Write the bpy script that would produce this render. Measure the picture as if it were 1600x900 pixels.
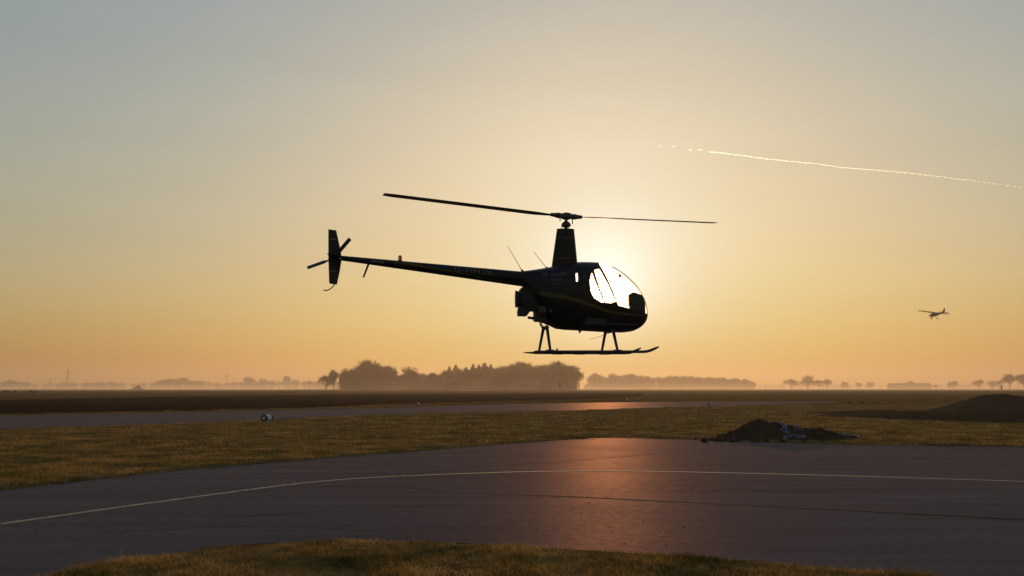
import bpy, bmesh, math, random
import numpy as np
from mathutils import Vector, Matrix

sc = bpy.context.scene
for o in list(bpy.data.objects):
    bpy.data.objects.remove(o, do_unlink=True)
col = sc.collection
R = math.radians

# ------------------------------------------------------------------ camera
CAM_H, FPX, HORIZON = 1.65, 1280.0, 607.0            # eye height, focal length in photo pixels, horizon row
PITCH = math.atan((HORIZON - 450.0) / FPX)
cam = bpy.data.cameras.new('camera')
cam.sensor_width = 36.0
cam.lens = 36.0 * FPX / 1600.0
cam.clip_start, cam.clip_end = 0.1, 30000.0
cam_o = bpy.data.objects.new('camera', cam)
col.objects.link(cam_o)
cam_o.location = (0, 0, CAM_H)
cam_o.rotation_euler = (R(90) + PITCH, 0, 0)
sc.camera = cam_o

# ------------------------------------------------------------------ sun and sky
SUN_AZ, SUN_EL = R(6.45), R(7.0)
SUN_DIR = Vector((math.sin(SUN_AZ) * math.cos(SUN_EL), math.cos(SUN_AZ) * math.cos(SUN_EL), math.sin(SUN_EL)))
sun = bpy.data.lights.new('sun', 'SUN')
sun.energy, sun.angle, sun.color = 2.8, R(0.6), (1.0, 0.55, 0.25)
sun_o = bpy.data.objects.new('sun', sun)
col.objects.link(sun_o)
sun_o.rotation_euler = SUN_DIR.to_track_quat('Z', 'Y').to_euler()
sun_o.location = (30, 60, 60)

world = bpy.data.worlds.new('World')
sc.world = world
world.use_nodes = True
wt = world.node_tree
wt.nodes.clear()
def wn(t, **k):
    n = wt.nodes.new(t)
    for a, b in k.items():
        setattr(n, a, b)
    return n
def wmath(op, a, b=None, c=None):
    n = wn('ShaderNodeMath', operation=op)
    for i, v in enumerate((a, b, c)):
        if v is None:
            continue
        if isinstance(v, (int, float)):
            n.inputs[i].default_value = v
        else:
            wt.links.new(v, n.inputs[i])
    return n.outputs[0]
sky = wn('ShaderNodeTexSky', sky_type='NISHITA', sun_disc=False)
sky.sun_elevation, sky.sun_rotation = SUN_EL, SUN_AZ
sky.air_density, sky.dust_density, sky.ozone_density, sky.altitude = 1.5, 2.0, 1.0, 400.0
# the photograph's film curve for the sky glare (ceiling, gain, power), the reddening towards the horizon, and the bright haze close round the sun
FILM = ((1.0, 1.42, 0.95), (1.0, 1.61, 0.9), (1.928, 1.175, 0.581))
REDDEN = (0.0345, 0.067, 0.132)
AUREOLE = ((0.7, 1.1, 1.9), 3.0)
sep = wn('ShaderNodeSeparateColor')
wt.links.new(sky.outputs[0], sep.inputs[0])
tc = wn('ShaderNodeTexCoord')
dot = wn('ShaderNodeVectorMath', operation='DOT_PRODUCT')
wt.links.new(tc.outputs['Generated'], dot.inputs[0])
dot.inputs[1].default_value = SUN_DIR
ang = wmath('MULTIPLY', wmath('ARCCOSINE', wmath('MINIMUM', dot.outputs['Value'], 1.0)), 180 / math.pi)
glow = wmath('POWER', math.e, wmath('MULTIPLY', ang, -1.0 / AUREOLE[1]))
disc = wmath('MULTIPLY', wmath('LESS_THAN', ang, 0.3), 60.0)
comb = wn('ShaderNodeCombineColor')
sxyz = wn('ShaderNodeSeparateXYZ')
wt.links.new(tc.outputs['Generated'], sxyz.inputs[0])
mass = wmath('DIVIDE', 1.0, wmath('ADD', wmath('MAXIMUM', sxyz.outputs['Z'], 0.0), 0.06))
wm = wn('ShaderNodeMapping')
wm.inputs['Scale'].default_value = (1.6, 1.6, 14.0)
wt.links.new(tc.outputs['Generated'], wm.inputs['Vector'])
wnz = wn('ShaderNodeTexNoise')
wnz.inputs['Scale'].default_value, wnz.inputs['Detail'].default_value = 1.5, 4.0
wt.links.new(wm.outputs[0], wnz.inputs['Vector'])
veil = wmath('MULTIPLY_ADD', wmath('SUBTRACT', wnz.outputs[0], 0.5), 0.09, 1.0)      # faint bands of thin cirrus haze
for i in range(3):
    top, gain, pw = FILM[i]
    s = wmath('POWER', wmath('MULTIPLY', sep.outputs[i], 0.1), pw)
    s = wmath('SUBTRACT', 1.0, wmath('POWER', math.e, wmath('MULTIPLY', s, -gain / top)))
    s = wmath('MULTIPLY_ADD', glow, AUREOLE[0][i], wmath('MULTIPLY', s, top))
    s = wmath('MULTIPLY', s, wmath('POWER', math.e, wmath('MULTIPLY', mass, -REDDEN[i])))
    s = wmath('MULTIPLY', s, veil)
    s = wmath('MULTIPLY_ADD', disc, (1.0, 0.85, 0.6)[i], s)
    wt.links.new(wmath('MULTIPLY', s, 10.0), comb.inputs[i])
bg = wn('ShaderNodeBackground')
bg.inputs[1].default_value = 0.1
wt.links.new(comb.outputs[0], bg.inputs[0])
wo = wn('ShaderNodeOutputWorld')
wt.links.new(bg.outputs[0], wo.inputs[0])

sc.view_settings.view_transform = 'Standard'
sc.view_settings.look = 'None'
sc.view_settings.exposure = 0.0
sc.view_settings.gamma = 1.0
sc.view_settings.use_curve_mapping = False
sc.cycles.use_denoising = True
sc.cycles.max_bounces = 6
sc.cycles.transparent_max_bounces = 16
sc.cycles.sample_clamp_indirect = 4.0
sc.cycles.caustics_reflective = False
sc.cycles.caustics_refractive = False

# ------------------------------------------------------------------ helpers: photo row/column to places
CF = np.array([0, math.cos(PITCH), math.sin(PITCH)])
CU = np.array([0, -math.sin(PITCH), math.cos(PITCH)])
CC = np.array([0, 0, CAM_H])
def ray(px, py):
    return CF + np.array([1.0, 0, 0]) * (px - 800.0) / FPX + CU * (450.0 - py) / FPX
def G(px, py):                       # ground point
    d = ray(px, py)
    t = -CAM_H / d[2]
    return np.array([d[0] * t, d[1] * t])
def AT(px, py, depth):               # point at a given depth
    d = ray(px, py)
    return CC + d * (depth / d[1])

# ------------------------------------------------------------------ helpers: meshes
def mesh_obj(name, V, F, mat, parent=None, smooth=False):
    me = bpy.data.meshes.new(name)
    if isinstance(V, np.ndarray) and isinstance(F, np.ndarray):
        nv, nf, k = len(V), len(F), F.shape[1]
        me.vertices.add(nv)
        me.vertices.foreach_set('co', np.ascontiguousarray(V, dtype=np.float32).ravel())
        me.loops.add(nf * k)
        me.loops.foreach_set('vertex_index', np.ascontiguousarray(F, dtype=np.int32).ravel())
        me.polygons.add(nf)
        me.polygons.foreach_set('loop_start', np.arange(0, nf * k, k, dtype=np.int32))
        me.update(calc_edges=True)
        me.validate()
    else:
        me.from_pydata([tuple(map(float, v)) for v in V], [], [tuple(map(int, f)) for f in F])
        me.update()
    if smooth:
        me.polygons.foreach_set('use_smooth', [True] * len(me.polygons))
    me.materials.append(mat)
    o = bpy.data.objects.new(name, me)
    col.objects.link(o)
    if parent is not None:
        o.parent = parent
    return o
def tag(o, label=None, cat=None, group=None, kind=None):
    if label: o['label'] = label
    if cat: o['category'] = cat
    if group: o['group'] = group
    if kind: o['kind'] = kind
    return o
def empty(name, loc, rot=(0, 0, 0)):
    o = bpy.data.objects.new(name, None)
    o.empty_display_size = 0.3
    col.objects.link(o)
    o.location, o.rotation_euler = loc, rot
    return o

class MB:
    def __init__(s):
        s.V, s.F = [], []
    def add(s, V, F):
        b = len(s.V)
        s.V += [tuple(v) for v in V]
        s.F += [tuple(i + b for i in f) for f in F]
        return s
    def tube(s, pts, rad, n=10, caps=True):
        pts = [Vector(p) for p in pts]
        if not hasattr(rad, '__len__'):
            rad = [rad] * len(pts)
        V, F = [], []
        up = None
        for i, p in enumerate(pts):
            t = (pts[min(i + 1, len(pts) - 1)] - pts[max(i - 1, 0)]).normalized()
            if up is None:
                up = Vector((0, 0, 1)) if abs(t.z) < 0.9 else Vector((1, 0, 0))
            a = t.cross(up).normalized()
            b = a.cross(t).normalized()
            up = b
            for k in range(n):
                q = 2 * math.pi * k / n
                V.append(p + (a * math.cos(q) + b * math.sin(q)) * rad[i])
        for i in range(len(pts) - 1):
            for k in range(n):
                F.append((i * n + k, i * n + (k + 1) % n, (i + 1) * n + (k + 1) % n, (i + 1) * n + k))
        if caps:
            F.append(tuple(range(n))[::-1])
            F.append(tuple((len(pts) - 1) * n + k for k in range(n)))
        return s.add(V, F)
    def box(s, c, d, M=None, bev=0.0):
        bm = bmesh.new()
        bmesh.ops.create_cube(bm, size=1.0)
        for v in bm.verts:
            v.co = Vector((v.co.x * d[0], v.co.y * d[1], v.co.z * d[2]))
        if bev:
            bmesh.ops.bevel(bm, geom=list(bm.edges), offset=bev, segments=2, affect='EDGES')
        bm.verts.index_update()
        V = [(M @ v.co if M else v.co) + Vector(c) for v in bm.verts]
        F = [[v.index for v in f.verts] for f in bm.faces]
        bm.free()
        return s.add(V, F)
    def prism(s, poly, y0, y1, axis='y'):
        n = len(poly)
        V = [(x, y0, z) for x, z in poly] + [(x, y1, z) for x, z in poly]
        F = [tuple(range(n)), tuple(range(n, 2 * n))[::-1]]
        F += [(i, i + n, (i + 1) % n + n, (i + 1) % n) for i in range(n)]
        return s.add(V, F)
    def ball(s, c, r, sc_=(1, 1, 1), n=12, m=8):
        V, F = [], []
        for j in range(m + 1):
            a = math.pi * j / m
            for k in range(n):
                q = 2 * math.pi * k / n
                V.append((c[0] + r * sc_[0] * math.sin(a) * math.cos(q), c[1] + r * sc_[1] * math.sin(a) * math.sin(q), c[2] + r * sc_[2] * math.cos(a)))
        for j in range(m):
            for k in range(n):
                F.append((j * n + k, (j + 1) * n + k, (j + 1) * n + (k + 1) % n, j * n + (k + 1) % n))
        return s.add(V, F)
    def loft(s, rings, closed=True, caps=True):
        n = len(rings[0])
        V = [p for r_ in rings for p in r_]
        F = []
        for i in range(len(rings) - 1):
            for k in range(n if closed else n - 1):
                F.append((i * n + k, i * n + (k + 1) % n, (i + 1) * n + (k + 1) % n, (i + 1) * n + k))
        if caps:
            F.append(tuple(range(n))[::-1])
            F.append(tuple((len(rings) - 1) * n + k for k in range(n)))
        return s.add(V, F)
    def build(s, name, mat, parent=None, smooth=False, fix=True):
        o = mesh_obj(name, s.V, s.F, mat, parent, smooth)
        if fix:
            bm = bmesh.new()
            bm.from_mesh(o.data)
            bmesh.ops.recalc_face_normals(bm, faces=bm.faces)
            bm.to_mesh(o.data)
            bm.free()
        if smooth:
            o.data.set_sharp_from_angle(angle=R(40))
        return o

# value noise on arrays
def _hash(i, j, seed):
    h = (i * 374761393 + j * 668265263 + seed * 974634777) & 0x7fffffff
    h = ((h ^ (h >> 13)) * 1274126177) & 0x7fffffff
    return ((h ^ (h >> 16)) & 0xffff) / 65535.0
def vnoise(x, y, seed=0):
    x, y = np.asarray(x, float), np.asarray(y, float)
    i, j = np.floor(x).astype(np.int64), np.floor(y).astype(np.int64)
    fx, fy = x - i, y - j
    fx, fy = fx * fx * (3 - 2 * fx), fy * fy * (3 - 2 * fy)
    a, b = _hash(i, j, seed), _hash(i + 1, j, seed)
    c, d = _hash(i, j + 1, seed), _hash(i + 1, j + 1, seed)
    return (a * (1 - fx) + b * fx) * (1 - fy) + (c * (1 - fx) + d * fx) * fy
def fbm(x, y, seed=0, o=4, gain=0.5):
    t, a, s = 0, 1.0, 0
    for k in range(o):
        t = t + a * vnoise(x * 2 ** k, y * 2 ** k, seed + k * 17)
        s += a
        a *= gain
    return t / s
def inpoly(x, y, poly):
    r = np.zeros(np.shape(x), bool)
    n = len(poly)
    for i in range(n):
        x0, y0 = poly[i]
        x1, y1 = poly[(i + 1) % n]
        if y0 == y1:
            continue
        c = ((y0 > y) != (y1 > y)) & (x < (x1 - x0) * (y - y0) / (y1 - y0) + x0)
        r ^= c
    return r
def pchip(xs, ys, x):
    xs, ys = np.asarray(xs, float), np.asarray(ys, float)
    h, d = np.diff(xs), np.diff(ys) / np.diff(xs)
    m = np.zeros(len(xs))
    for i in range(1, len(xs) - 1):
        if d[i - 1] * d[i] > 0:
            w1, w2 = 2 * h[i] + h[i - 1], h[i] + 2 * h[i - 1]
            m[i] = (w1 + w2) / (w1 / d[i - 1] + w2 / d[i])
    m[0], m[-1] = d[0], d[-1]
    x = np.clip(np.asarray(x, float), xs[0], xs[-1])
    k = np.clip(np.searchsorted(xs, x) - 1, 0, len(xs) - 2)
    t = (x - xs[k]) / h[k]
    return ys[k] * (1 + 2 * t) * (1 - t) ** 2 + h[k] * m[k] * t * (1 - t) ** 2 + ys[k + 1] * t * t * (3 - 2 * t) + h[k] * m[k + 1] * t * t * (t - 1)

# ------------------------------------------------------------------ materials
def new_mat(name):
    m = bpy.data.materials.new(name)
    m.use_nodes = True
    nt = m.node_tree
    return m, nt, nt.nodes['Principled BSDF']
def nd(nt, t, **k):
    n = nt.nodes.new(t)
    for a, b in k.items():
        setattr(n, a, b)
    return n
def noise(nt, scale, detail=4, rough=0.6, vec=None, dist=0.0):
    n = nd(nt, 'ShaderNodeTexNoise')
    n.inputs['Scale'].default_value = scale
    n.inputs['Detail'].default_value = detail
    n.inputs['Roughness'].default_value = rough
    n.inputs['Distortion'].default_value = dist
    if vec is not None:
        nt.links.new(vec, n.inputs['Vector'])
    return n.outputs[0]
def position(nt, scale=(1, 1, 1), obj=False):
    if obj:
        src = nd(nt, 'ShaderNodeTexCoord').outputs['Object']
    else:
        src = nd(nt, 'ShaderNodeNewGeometry').outputs['Position']
    mp = nd(nt, 'ShaderNodeMapping')
    mp.inputs['Scale'].default_value = scale
    nt.links.new(src, mp.inputs['Vector'])
    return mp.outputs[0]
def ramp(nt, fac, stops):
    r = nd(nt, 'ShaderNodeValToRGB')
    e = r.color_ramp.elements
    while len(e) < len(stops):
        e.new(0.5)
    for k, (p, c) in enumerate(stops):
        e[k].position = p
        e[k].color = (*c, 1) if len(c) == 3 else c
    nt.links.new(fac, r.inputs[0])
    return r.outputs[0]
def mixc(nt, fac, a, b, mode='MIX'):
    m = nd(nt, 'ShaderNodeMix', data_type='RGBA', blend_type=mode)
    for k, v in ((0, fac), (6, a), (7, b)):
        if isinstance(v, (int, float)):
            m.inputs[k].default_value = v
        elif isinstance(v, tuple):
            m.inputs[k].default_value = (*v, 1)
        else:
            nt.links.new(v, m.inputs[k])
    return m.outputs[2]
def bump(nt, h, strength, dist, bsdf):
    b = nd(nt, 'ShaderNodeBump')
    b.inputs['Strength'].default_value = strength
    b.inputs['Distance'].default_value = dist
    nt.links.new(h, b.inputs['Height'])
    nt.links.new(b.outputs[0], bsdf.inputs['Normal'])
def simple(name, c, rough=0.5, metal=0.0, var=0.25, scale=6.0, coat=0.0, spec=0.5, obj=True):
    m, nt, b = new_mat(name)
    n = noise(nt, scale, 4, 0.6, position(nt, obj=obj))
    lo = tuple(v * (1 - var) for v in c)
    hi = tuple(min(1, v * (1 + var)) for v in c)
    nt.links.new(ramp(nt, n, [(0.3, lo), (0.7, hi)]), b.inputs['Base Color'])
    rr = nd(nt, 'ShaderNodeMapRange')
    rr.inputs['To Min'].default_value = max(0, rough - 0.08)
    rr.inputs['To Max'].default_value = min(1, rough + 0.1)
    nt.links.new(n, rr.inputs[0])
    nt.links.new(rr.outputs[0], b.inputs['Roughness'])
    b.inputs['Metallic'].default_value = metal
    b.inputs['Coat Weight'].default_value = coat
    b.inputs['Specular IOR Level'].default_value = spec
    return m

M = {}
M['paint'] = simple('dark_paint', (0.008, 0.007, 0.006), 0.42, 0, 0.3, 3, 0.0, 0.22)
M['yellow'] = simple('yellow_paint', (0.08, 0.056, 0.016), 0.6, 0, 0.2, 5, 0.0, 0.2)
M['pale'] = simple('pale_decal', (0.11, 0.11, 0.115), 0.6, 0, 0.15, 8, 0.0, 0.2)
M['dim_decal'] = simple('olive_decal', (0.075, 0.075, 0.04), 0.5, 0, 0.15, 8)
M['metal'] = simple('grey_metal', (0.04, 0.04, 0.04), 0.55, 0.3, 0.3, 9)
M['black'] = simple('black_rubber', (0.015, 0.015, 0.016), 0.7, 0, 0.3, 12)
M['skid'] = simple('skid_paint', (0.03, 0.028, 0.026), 0.5, 0.2, 0.3, 6)
M['blade'] = simple('blade_paint', (0.03, 0.03, 0.03), 0.5, 0, 0.2, 2)
M['interior'] = simple('cabin_trim', (0.03, 0.028, 0.026), 0.8, 0, 0.3, 10)
M['white'] = simple('white_paint', (0.5, 0.52, 0.54), 0.5, 0, 0.12, 6)
M['bark'] = simple('bark', (0.06, 0.045, 0.033), 0.9, 0, 0.4, 1.5)
M['twig'] = simple('twigs', (0.065, 0.045, 0.032), 0.9, 0, 0.35, 0.7)
M['needle'] = simple('needles', (0.025, 0.035, 0.018), 0.9, 0, 0.4, 0.8)
M['barn_wall'] = simple('barn_boards', (0.12, 0.085, 0.06), 0.8, 0, 0.3, 0.4)
M['barn_roof'] = simple('barn_tiles', (0.13, 0.075, 0.05), 0.8, 0, 0.3, 0.5)
M['steel'] = simple('galvanised_steel', (0.2, 0.2, 0.2), 0.6, 0.5, 0.2, 0.5)

m, nt, b = new_mat('red_beacon_glass')
b.inputs['Base Color'].default_value = (0.6, 0.03, 0.015, 1)
b.inputs['Roughness'].default_value = 0.25
b.inputs['Transmission Weight'].default_value = 0.5
nt.links.new(ramp(nt, noise(nt, 30, 3, 0.5, position(nt, obj=True)), [(0.3, (0.5, 0.02, 0.01)), (0.7, (0.7, 0.05, 0.02))]), b.inputs['Base Color'])
M['red'] = m

# clear plexiglass, with scatter added to stand in for the sun's bloom
m, nt, b = new_mat('plexiglass')
nt.nodes.remove(b)
out = nt.nodes['Material Output']
tr = nd(nt, 'ShaderNodeBsdfTransparent')
tr.inputs[0].default_value = (0.99, 0.99, 0.98, 1)
rf = nd(nt, 'ShaderNodeBsdfRefraction')
rf.inputs['Roughness'].default_value = 0.75
rf.inputs['IOR'].default_value = 1.06
gl = nd(nt, 'ShaderNodeBsdfGlossy')
gl.inputs['Roughness'].default_value = 0.08
fr = nd(nt, 'ShaderNodeFresnel')
fr.inputs[0].default_value = 1.3
bloom_fac = ramp(nt, noise(nt, 3.0, 5, 0.6, position(nt, obj=True)), [(0.25, (0.003, 0.003, 0.003)), (0.75, (0.012, 0.012, 0.012))])
m1 = nd(nt, 'ShaderNodeMixShader')
nt.links.new(bloom_fac, m1.inputs[0]); nt.links.new(tr.outputs[0], m1.inputs[1]); nt.links.new(rf.outputs[0], m1.inputs[2])
m2 = nd(nt, 'ShaderNodeMixShader')
fm = nd(nt, 'ShaderNodeMath', operation='MULTIPLY'); fm.inputs[1].default_value = 0.25
nt.links.new(fr.outputs[0], fm.inputs[0]); nt.links.new(fm.outputs[0], m2.inputs[0])
nt.links.new(m1.outputs[0], m2.inputs[1]); nt.links.new(gl.outputs[0], m2.inputs[2])
nt.links.new(m2.outputs[0], out.inputs[0])
M['glass'] = m

# asphalt: fine stone grain, broad stains, paving lanes
def asphalt(name, c0, c1, rough, sheen, lane_dir):
    m, nt, b = new_mat(name)
    P = position(nt)
    broad = noise(nt, 0.25, 5, 0.62, position(nt, (1, 1, 1)))
    st = nd(nt, 'ShaderNodeMapping')
    st.inputs['Rotation'].default_value = (0, 0, lane_dir)
    st.inputs['Scale'].default_value = (0.12, 1.6, 1)
    nt.links.new(P, st.inputs['Vector'])
    streak = noise(nt, 1.0, 4, 0.6, st.outputs[0])
    grain = noise(nt, 90, 2, 0.7, P)
    mid = noise(nt, 9, 4, 0.7, P)
    c = ramp(nt, broad, [(0.25, c0), (0.75, c1)])
    c = mixc(nt, 0.55, c, ramp(nt, streak, [(0.32, tuple(v * 0.38 for v in c0)), (0.66, tuple(v * 1.45 for v in c1))]))
    c = mixc(nt, 0.5, c, ramp(nt, grain, [(0.3, tuple(v * 0.5 for v in c0)), (0.72, tuple(v * 1.7 for v in c1))]))
    nt.nodes.remove(b)
    df = nd(nt, 'ShaderNodeBsdfDiffuse')
    gl = nd(nt, 'ShaderNodeBsdfGlossy')
    gl.inputs[0].default_value = (0.98, 0.6, 0.43, 1)  # orange of the low sun's glow put into the gloss tint
    mx = nd(nt, 'ShaderNodeMixShader')
    nt.links.new(c, df.inputs[0])
    mr = nd(nt, 'ShaderNodeMapRange')
    mr.inputs['From Min'].default_value, mr.inputs['From Max'].default_value = 0.25, 0.75
    mr.inputs['To Min'].default_value, mr.inputs['To Max'].default_value = rough - 0.05, rough + 0.05
    nt.links.new(broad, mr.inputs[0])
    nt.links.new(mr.outputs[0], gl.inputs['Roughness'])
    mf = nd(nt, 'ShaderNodeMapRange')
    mf.inputs['From Min'].default_value, mf.inputs['From Max'].default_value = 0.3, 0.7
    mf.inputs['To Min'].default_value, mf.inputs['To Max'].default_value = sheen * 0.6, sheen * 1.4
    nt.links.new(mid, mf.inputs[0])
    fr = nd(nt, 'ShaderNodeFresnel'); fr.inputs[0].default_value = 1.33
    fx_ = nd(nt, 'ShaderNodeMath', operation='MULTIPLY')
    nt.links.new(fr.outputs[0], fx_.inputs[0]); nt.links.new(mf.outputs[0], fx_.inputs[1])
    nt.links.new(fx_.outputs[0], mx.inputs[0])
    ad = nd(nt, 'ShaderNodeMath', operation='MULTIPLY_ADD')
    ad.inputs[1].default_value = 0.35
    nt.links.new(grain, ad.inputs[0]); nt.links.new(mid, ad.inputs[2])
    bump(nt, ad.outputs[0], 0.5, 0.012, df)
    bump(nt, grain, 0.5, 0.004, gl)
    nt.links.new(df.outputs[0], mx.inputs[1]); nt.links.new(gl.outputs[0], mx.inputs[2])
    nt.links.new(mx.outputs[0], nt.nodes['Material Output'].inputs[0])
    return m
M['tarmac'] = asphalt('tarmac_asphalt', (0.056, 0.054, 0.054), (0.09, 0.084, 0.083), 0.53, 0.062, R(-6))
M['runway'] = asphalt('runway_asphalt', (0.06, 0.057, 0.057), (0.088, 0.082, 0.081), 0.55, 0.06, R(25))
m, nt, b = new_mat('road_paint')
n1 = noise(nt, 14, 5, 0.7, position(nt))
nt.links.new(ramp(nt, n1, [(0.36, (0.09, 0.085, 0.07)), (0.52, (0.33, 0.3, 0.2)), (0.8, (0.44, 0.4, 0.28))]), b.inputs['Base Color'])
b.inputs['Roughness'].default_value = 0.85
b.inputs['Specular IOR Level'].default_value = 0.1
bump(nt, noise(nt, 80, 2, 0.6, position(nt)), 0.3, 0.01, b)
M['line'] = m
M['tar'] = simple('bitumen_seal', (0.012, 0.0115, 0.0115), 0.95, 0, 0.3, 20, 0.0, 0.02, obj=False)

def earth(name, stops, scale, rough=0.95, bs=0.6, bd=0.05, stretch=(1, 1, 1), obj=False):
    m, nt, b = new_mat(name)
    P = position(nt, stretch, obj)
    n = noise(nt, scale, 7, 0.68, P)
    n2 = noise(nt, scale * 0.13, 4, 0.6, P)
    c = ramp(nt, n, stops)
    c = mixc(nt, 0.5, c, ramp(nt, n2, stops))
    nt.links.new(c, b.inputs['Base Color'])
    b.inputs['Roughness'].default_value = rough
    b.inputs['Specular IOR Level'].default_value = 0.0
    bump(nt, n, bs, bd, b)
    return m
M['ground'] = earth('winter_grassland', [(0.3, (0.055, 0.04, 0.014)), (0.55, (0.1, 0.064, 0.021)), (0.75, (0.15, 0.09, 0.03))], 1.3, stretch=(0.5, 1, 1))
M['lawn'] = earth('lawn_thatch', [(0.36, (0.03, 0.028, 0.009)), (0.52, (0.145, 0.092, 0.031)), (0.68, (0.28, 0.17, 0.062))], 3.0, bd=0.03)
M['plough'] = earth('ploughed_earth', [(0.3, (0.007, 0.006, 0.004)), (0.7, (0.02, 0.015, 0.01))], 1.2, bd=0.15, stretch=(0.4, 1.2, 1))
M['dirt'] = earth('heap_soil', [(0.3, (0.016, 0.012, 0.009)), (0.7, (0.05, 0.036, 0.025))], 5.0, bd=0.05)
M['dirt_far'] = earth('bank_soil', [(0.3, (0.028, 0.021, 0.013)), (0.55, (0.05, 0.037, 0.021)), (0.75, (0.056, 0.052, 0.025))], 1.6, bd=0.1)
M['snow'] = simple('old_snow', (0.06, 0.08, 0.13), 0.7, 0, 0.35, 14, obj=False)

def grass_mat(name, stops, scale):
    m, nt, b = new_mat(name)
    nt.nodes.remove(b)
    out = nt.nodes['Material Output']
    P = position(nt)
    n = noise(nt, scale, 3, 0.6, P)
    n2 = noise(nt, 14.0, 2, 0.6, P)
    ad = nd(nt, 'ShaderNodeMath', operation='MULTIPLY_ADD')
    ad.inputs[1].default_value = 0.45
    nt.links.new(n2, ad.inputs[0])
    sb = nd(nt, 'ShaderNodeMath', operation='SUBTRACT'); sb.inputs[1].default_value = 0.22
    nt.links.new(n, sb.inputs[0]); nt.links.new(sb.outputs[0], ad.inputs[2])
    c = ramp(nt, ad.outputs[0], stops)
    df = nd(nt, 'ShaderNodeBsdfDiffuse')
    tl = nd(nt, 'ShaderNodeBsdfTranslucent')
    nt.links.new(c, df.inputs[0]); nt.links.new(c, tl.inputs[0])
    mx = nd(nt, 'ShaderNodeMixShader'); mx.inputs[0].default_value = 0.36
    nt.links.new(df.outputs[0], mx.inputs[1]); nt.links.new(tl.outputs[0], mx.inputs[2])
    nt.links.new(mx.outputs[0], out.inputs[0])
    return m
GR = [(0.3, (0.03, 0.042, 0.012)), (0.42, (0.125, 0.1, 0.028)), (0.53, (0.28, 0.175, 0.052)), (0.7, (0.48, 0.3, 0.11))]
M['grass'] = grass_mat('winter_grass', GR, 0.9)

# contrail: thin ice cloud, lit by the sun through it
m, nt, b = new_mat('ice_cloud')
nt.nodes.remove(b)
out = nt.nodes['Material Output']
tp = nd(nt, 'ShaderNodeBsdfTransparent'); df = nd(nt, 'ShaderNodeBsdfTranslucent')
cc = ramp(nt, noise(nt, 0.01, 3, 0.6, position(nt)), [(0.3, (0.85, 0.88, 0.9)), (0.7, (0.95, 0.95, 0.95))])
nt.links.new(cc, df.inputs[0])
rfi = nd(nt, 'ShaderNodeBsdfRefraction')
rfi.inputs['Color'].default_value = (0.62, 0.86, 1.0, 1)  # blue tint offsets the orange lamp, standing in for whiter high sunlight
rfi.inputs['Roughness'].default_value = 1.0
rfi.inputs['IOR'].default_value = 1.45
m0 = nd(nt, 'ShaderNodeMixShader'); m0.inputs[0].default_value = 0.55
nt.links.new(df.outputs[0], m0.inputs[1]); nt.links.new(rfi.outputs[0], m0.inputs[2])
mx = nd(nt, 'ShaderNodeMixShader'); mx.inputs[0].default_value = 0.75
nt.links.new(tp.outputs[0], mx.inputs[1]); nt.links.new(m0.outputs[0], mx.inputs[2])
nt.links.new(mx.outputs[0], out.inputs[0])
M['ice'] = m

# ================================================================== THE SETTING
def sheet(name, poly, z, mat, sub=0):
    V = [(float(p[0]), float(p[1]), z) for p in poly]
    bm = bmesh.new()
    vs = [bm.verts.new(v) for v in V]
    f = bm.faces.new(vs)
    bmesh.ops.triangulate(bm, faces=[f])
    bmesh.ops.recalc_face_normals(bm, faces=bm.faces)
    if bm.faces[:][0].normal.z < 0:
        bmesh.ops.reverse_faces(bm, faces=bm.faces)
    me = bpy.data.meshes.new(name)
    bm.to_mesh(me); bm.free()
    me.materials.append(mat)
    o = bpy.data.objects.new(name, me)
    col.objects.link(o)
    return o
GX, GY0, GY1 = 3400.0, -150.0, 4000.0
tag(sheet('ground', [(-GX, GY0), (GX, GY0), (GX, GY1), (-GX, GY1)], 0.0, M['ground']), kind='structure')

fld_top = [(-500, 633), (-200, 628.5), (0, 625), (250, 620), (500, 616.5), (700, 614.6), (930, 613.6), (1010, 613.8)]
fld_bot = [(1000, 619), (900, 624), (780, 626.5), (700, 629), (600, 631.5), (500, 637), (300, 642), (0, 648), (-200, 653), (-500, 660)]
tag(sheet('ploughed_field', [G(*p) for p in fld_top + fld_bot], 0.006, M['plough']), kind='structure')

rw_top = [(-420, 658.5), (-200, 654), (0, 650), (250, 645), (500, 639.5), (600, 637), (740, 633), (880, 630), (1020, 628), (1160, 627.2), (1300, 627.4)]
rw_bot = [(1318, 628.8), (1250, 631), (1160, 634), (1060, 636.5), (985, 638.5), (920, 641), (800, 643.5), (600, 648), (500, 652.5), (412, 658), (250, 664), (0, 672), (-200, 679), (-420, 687)]
RUNWAY = [G(*p) for p in rw_top + rw_bot]
tag(sheet('runway', RUNWAY, 0.010, M['runway']), kind='structure')

tm_top = [(-500, 826), (-200, 792), (0, 767.5), (200, 745), (300, 734), (500, 718), (700, 702), (800, 693.5), (880, 688), (925, 685.3), (960, 684.6), (1010, 685.4), (1100, 688), (1300, 695), (1600, 699.5), (2000, 706), (2500, 714)]
tm_bot = [(1700, 925), (1450, 901), (1300, 890), (1200, 880.5), (1100, 873), (1000, 867.5), (900, 861), (800, 854), (700, 849.5), (600, 847.5), (500, 848), (400, 851.5), (330, 858.5), (260, 868), (200, 877), (140, 887), (85, 898), (0, 920), (-200, 1000)]
TARMAC = [G(*p) for p in tm_top + tm_bot]
TARMAC = TARMAC[:len(tm_top)] + [np.array([20.0, 1.0]), np.array([7.5, 5.5])] + TARMAC[len(tm_top):] + [np.array([-5.0, 2.0]), np.array([-14.0, 3.0])]
tag(sheet('tarmac', TARMAC, 0.012, M['tarmac']), kind='structure')

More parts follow.
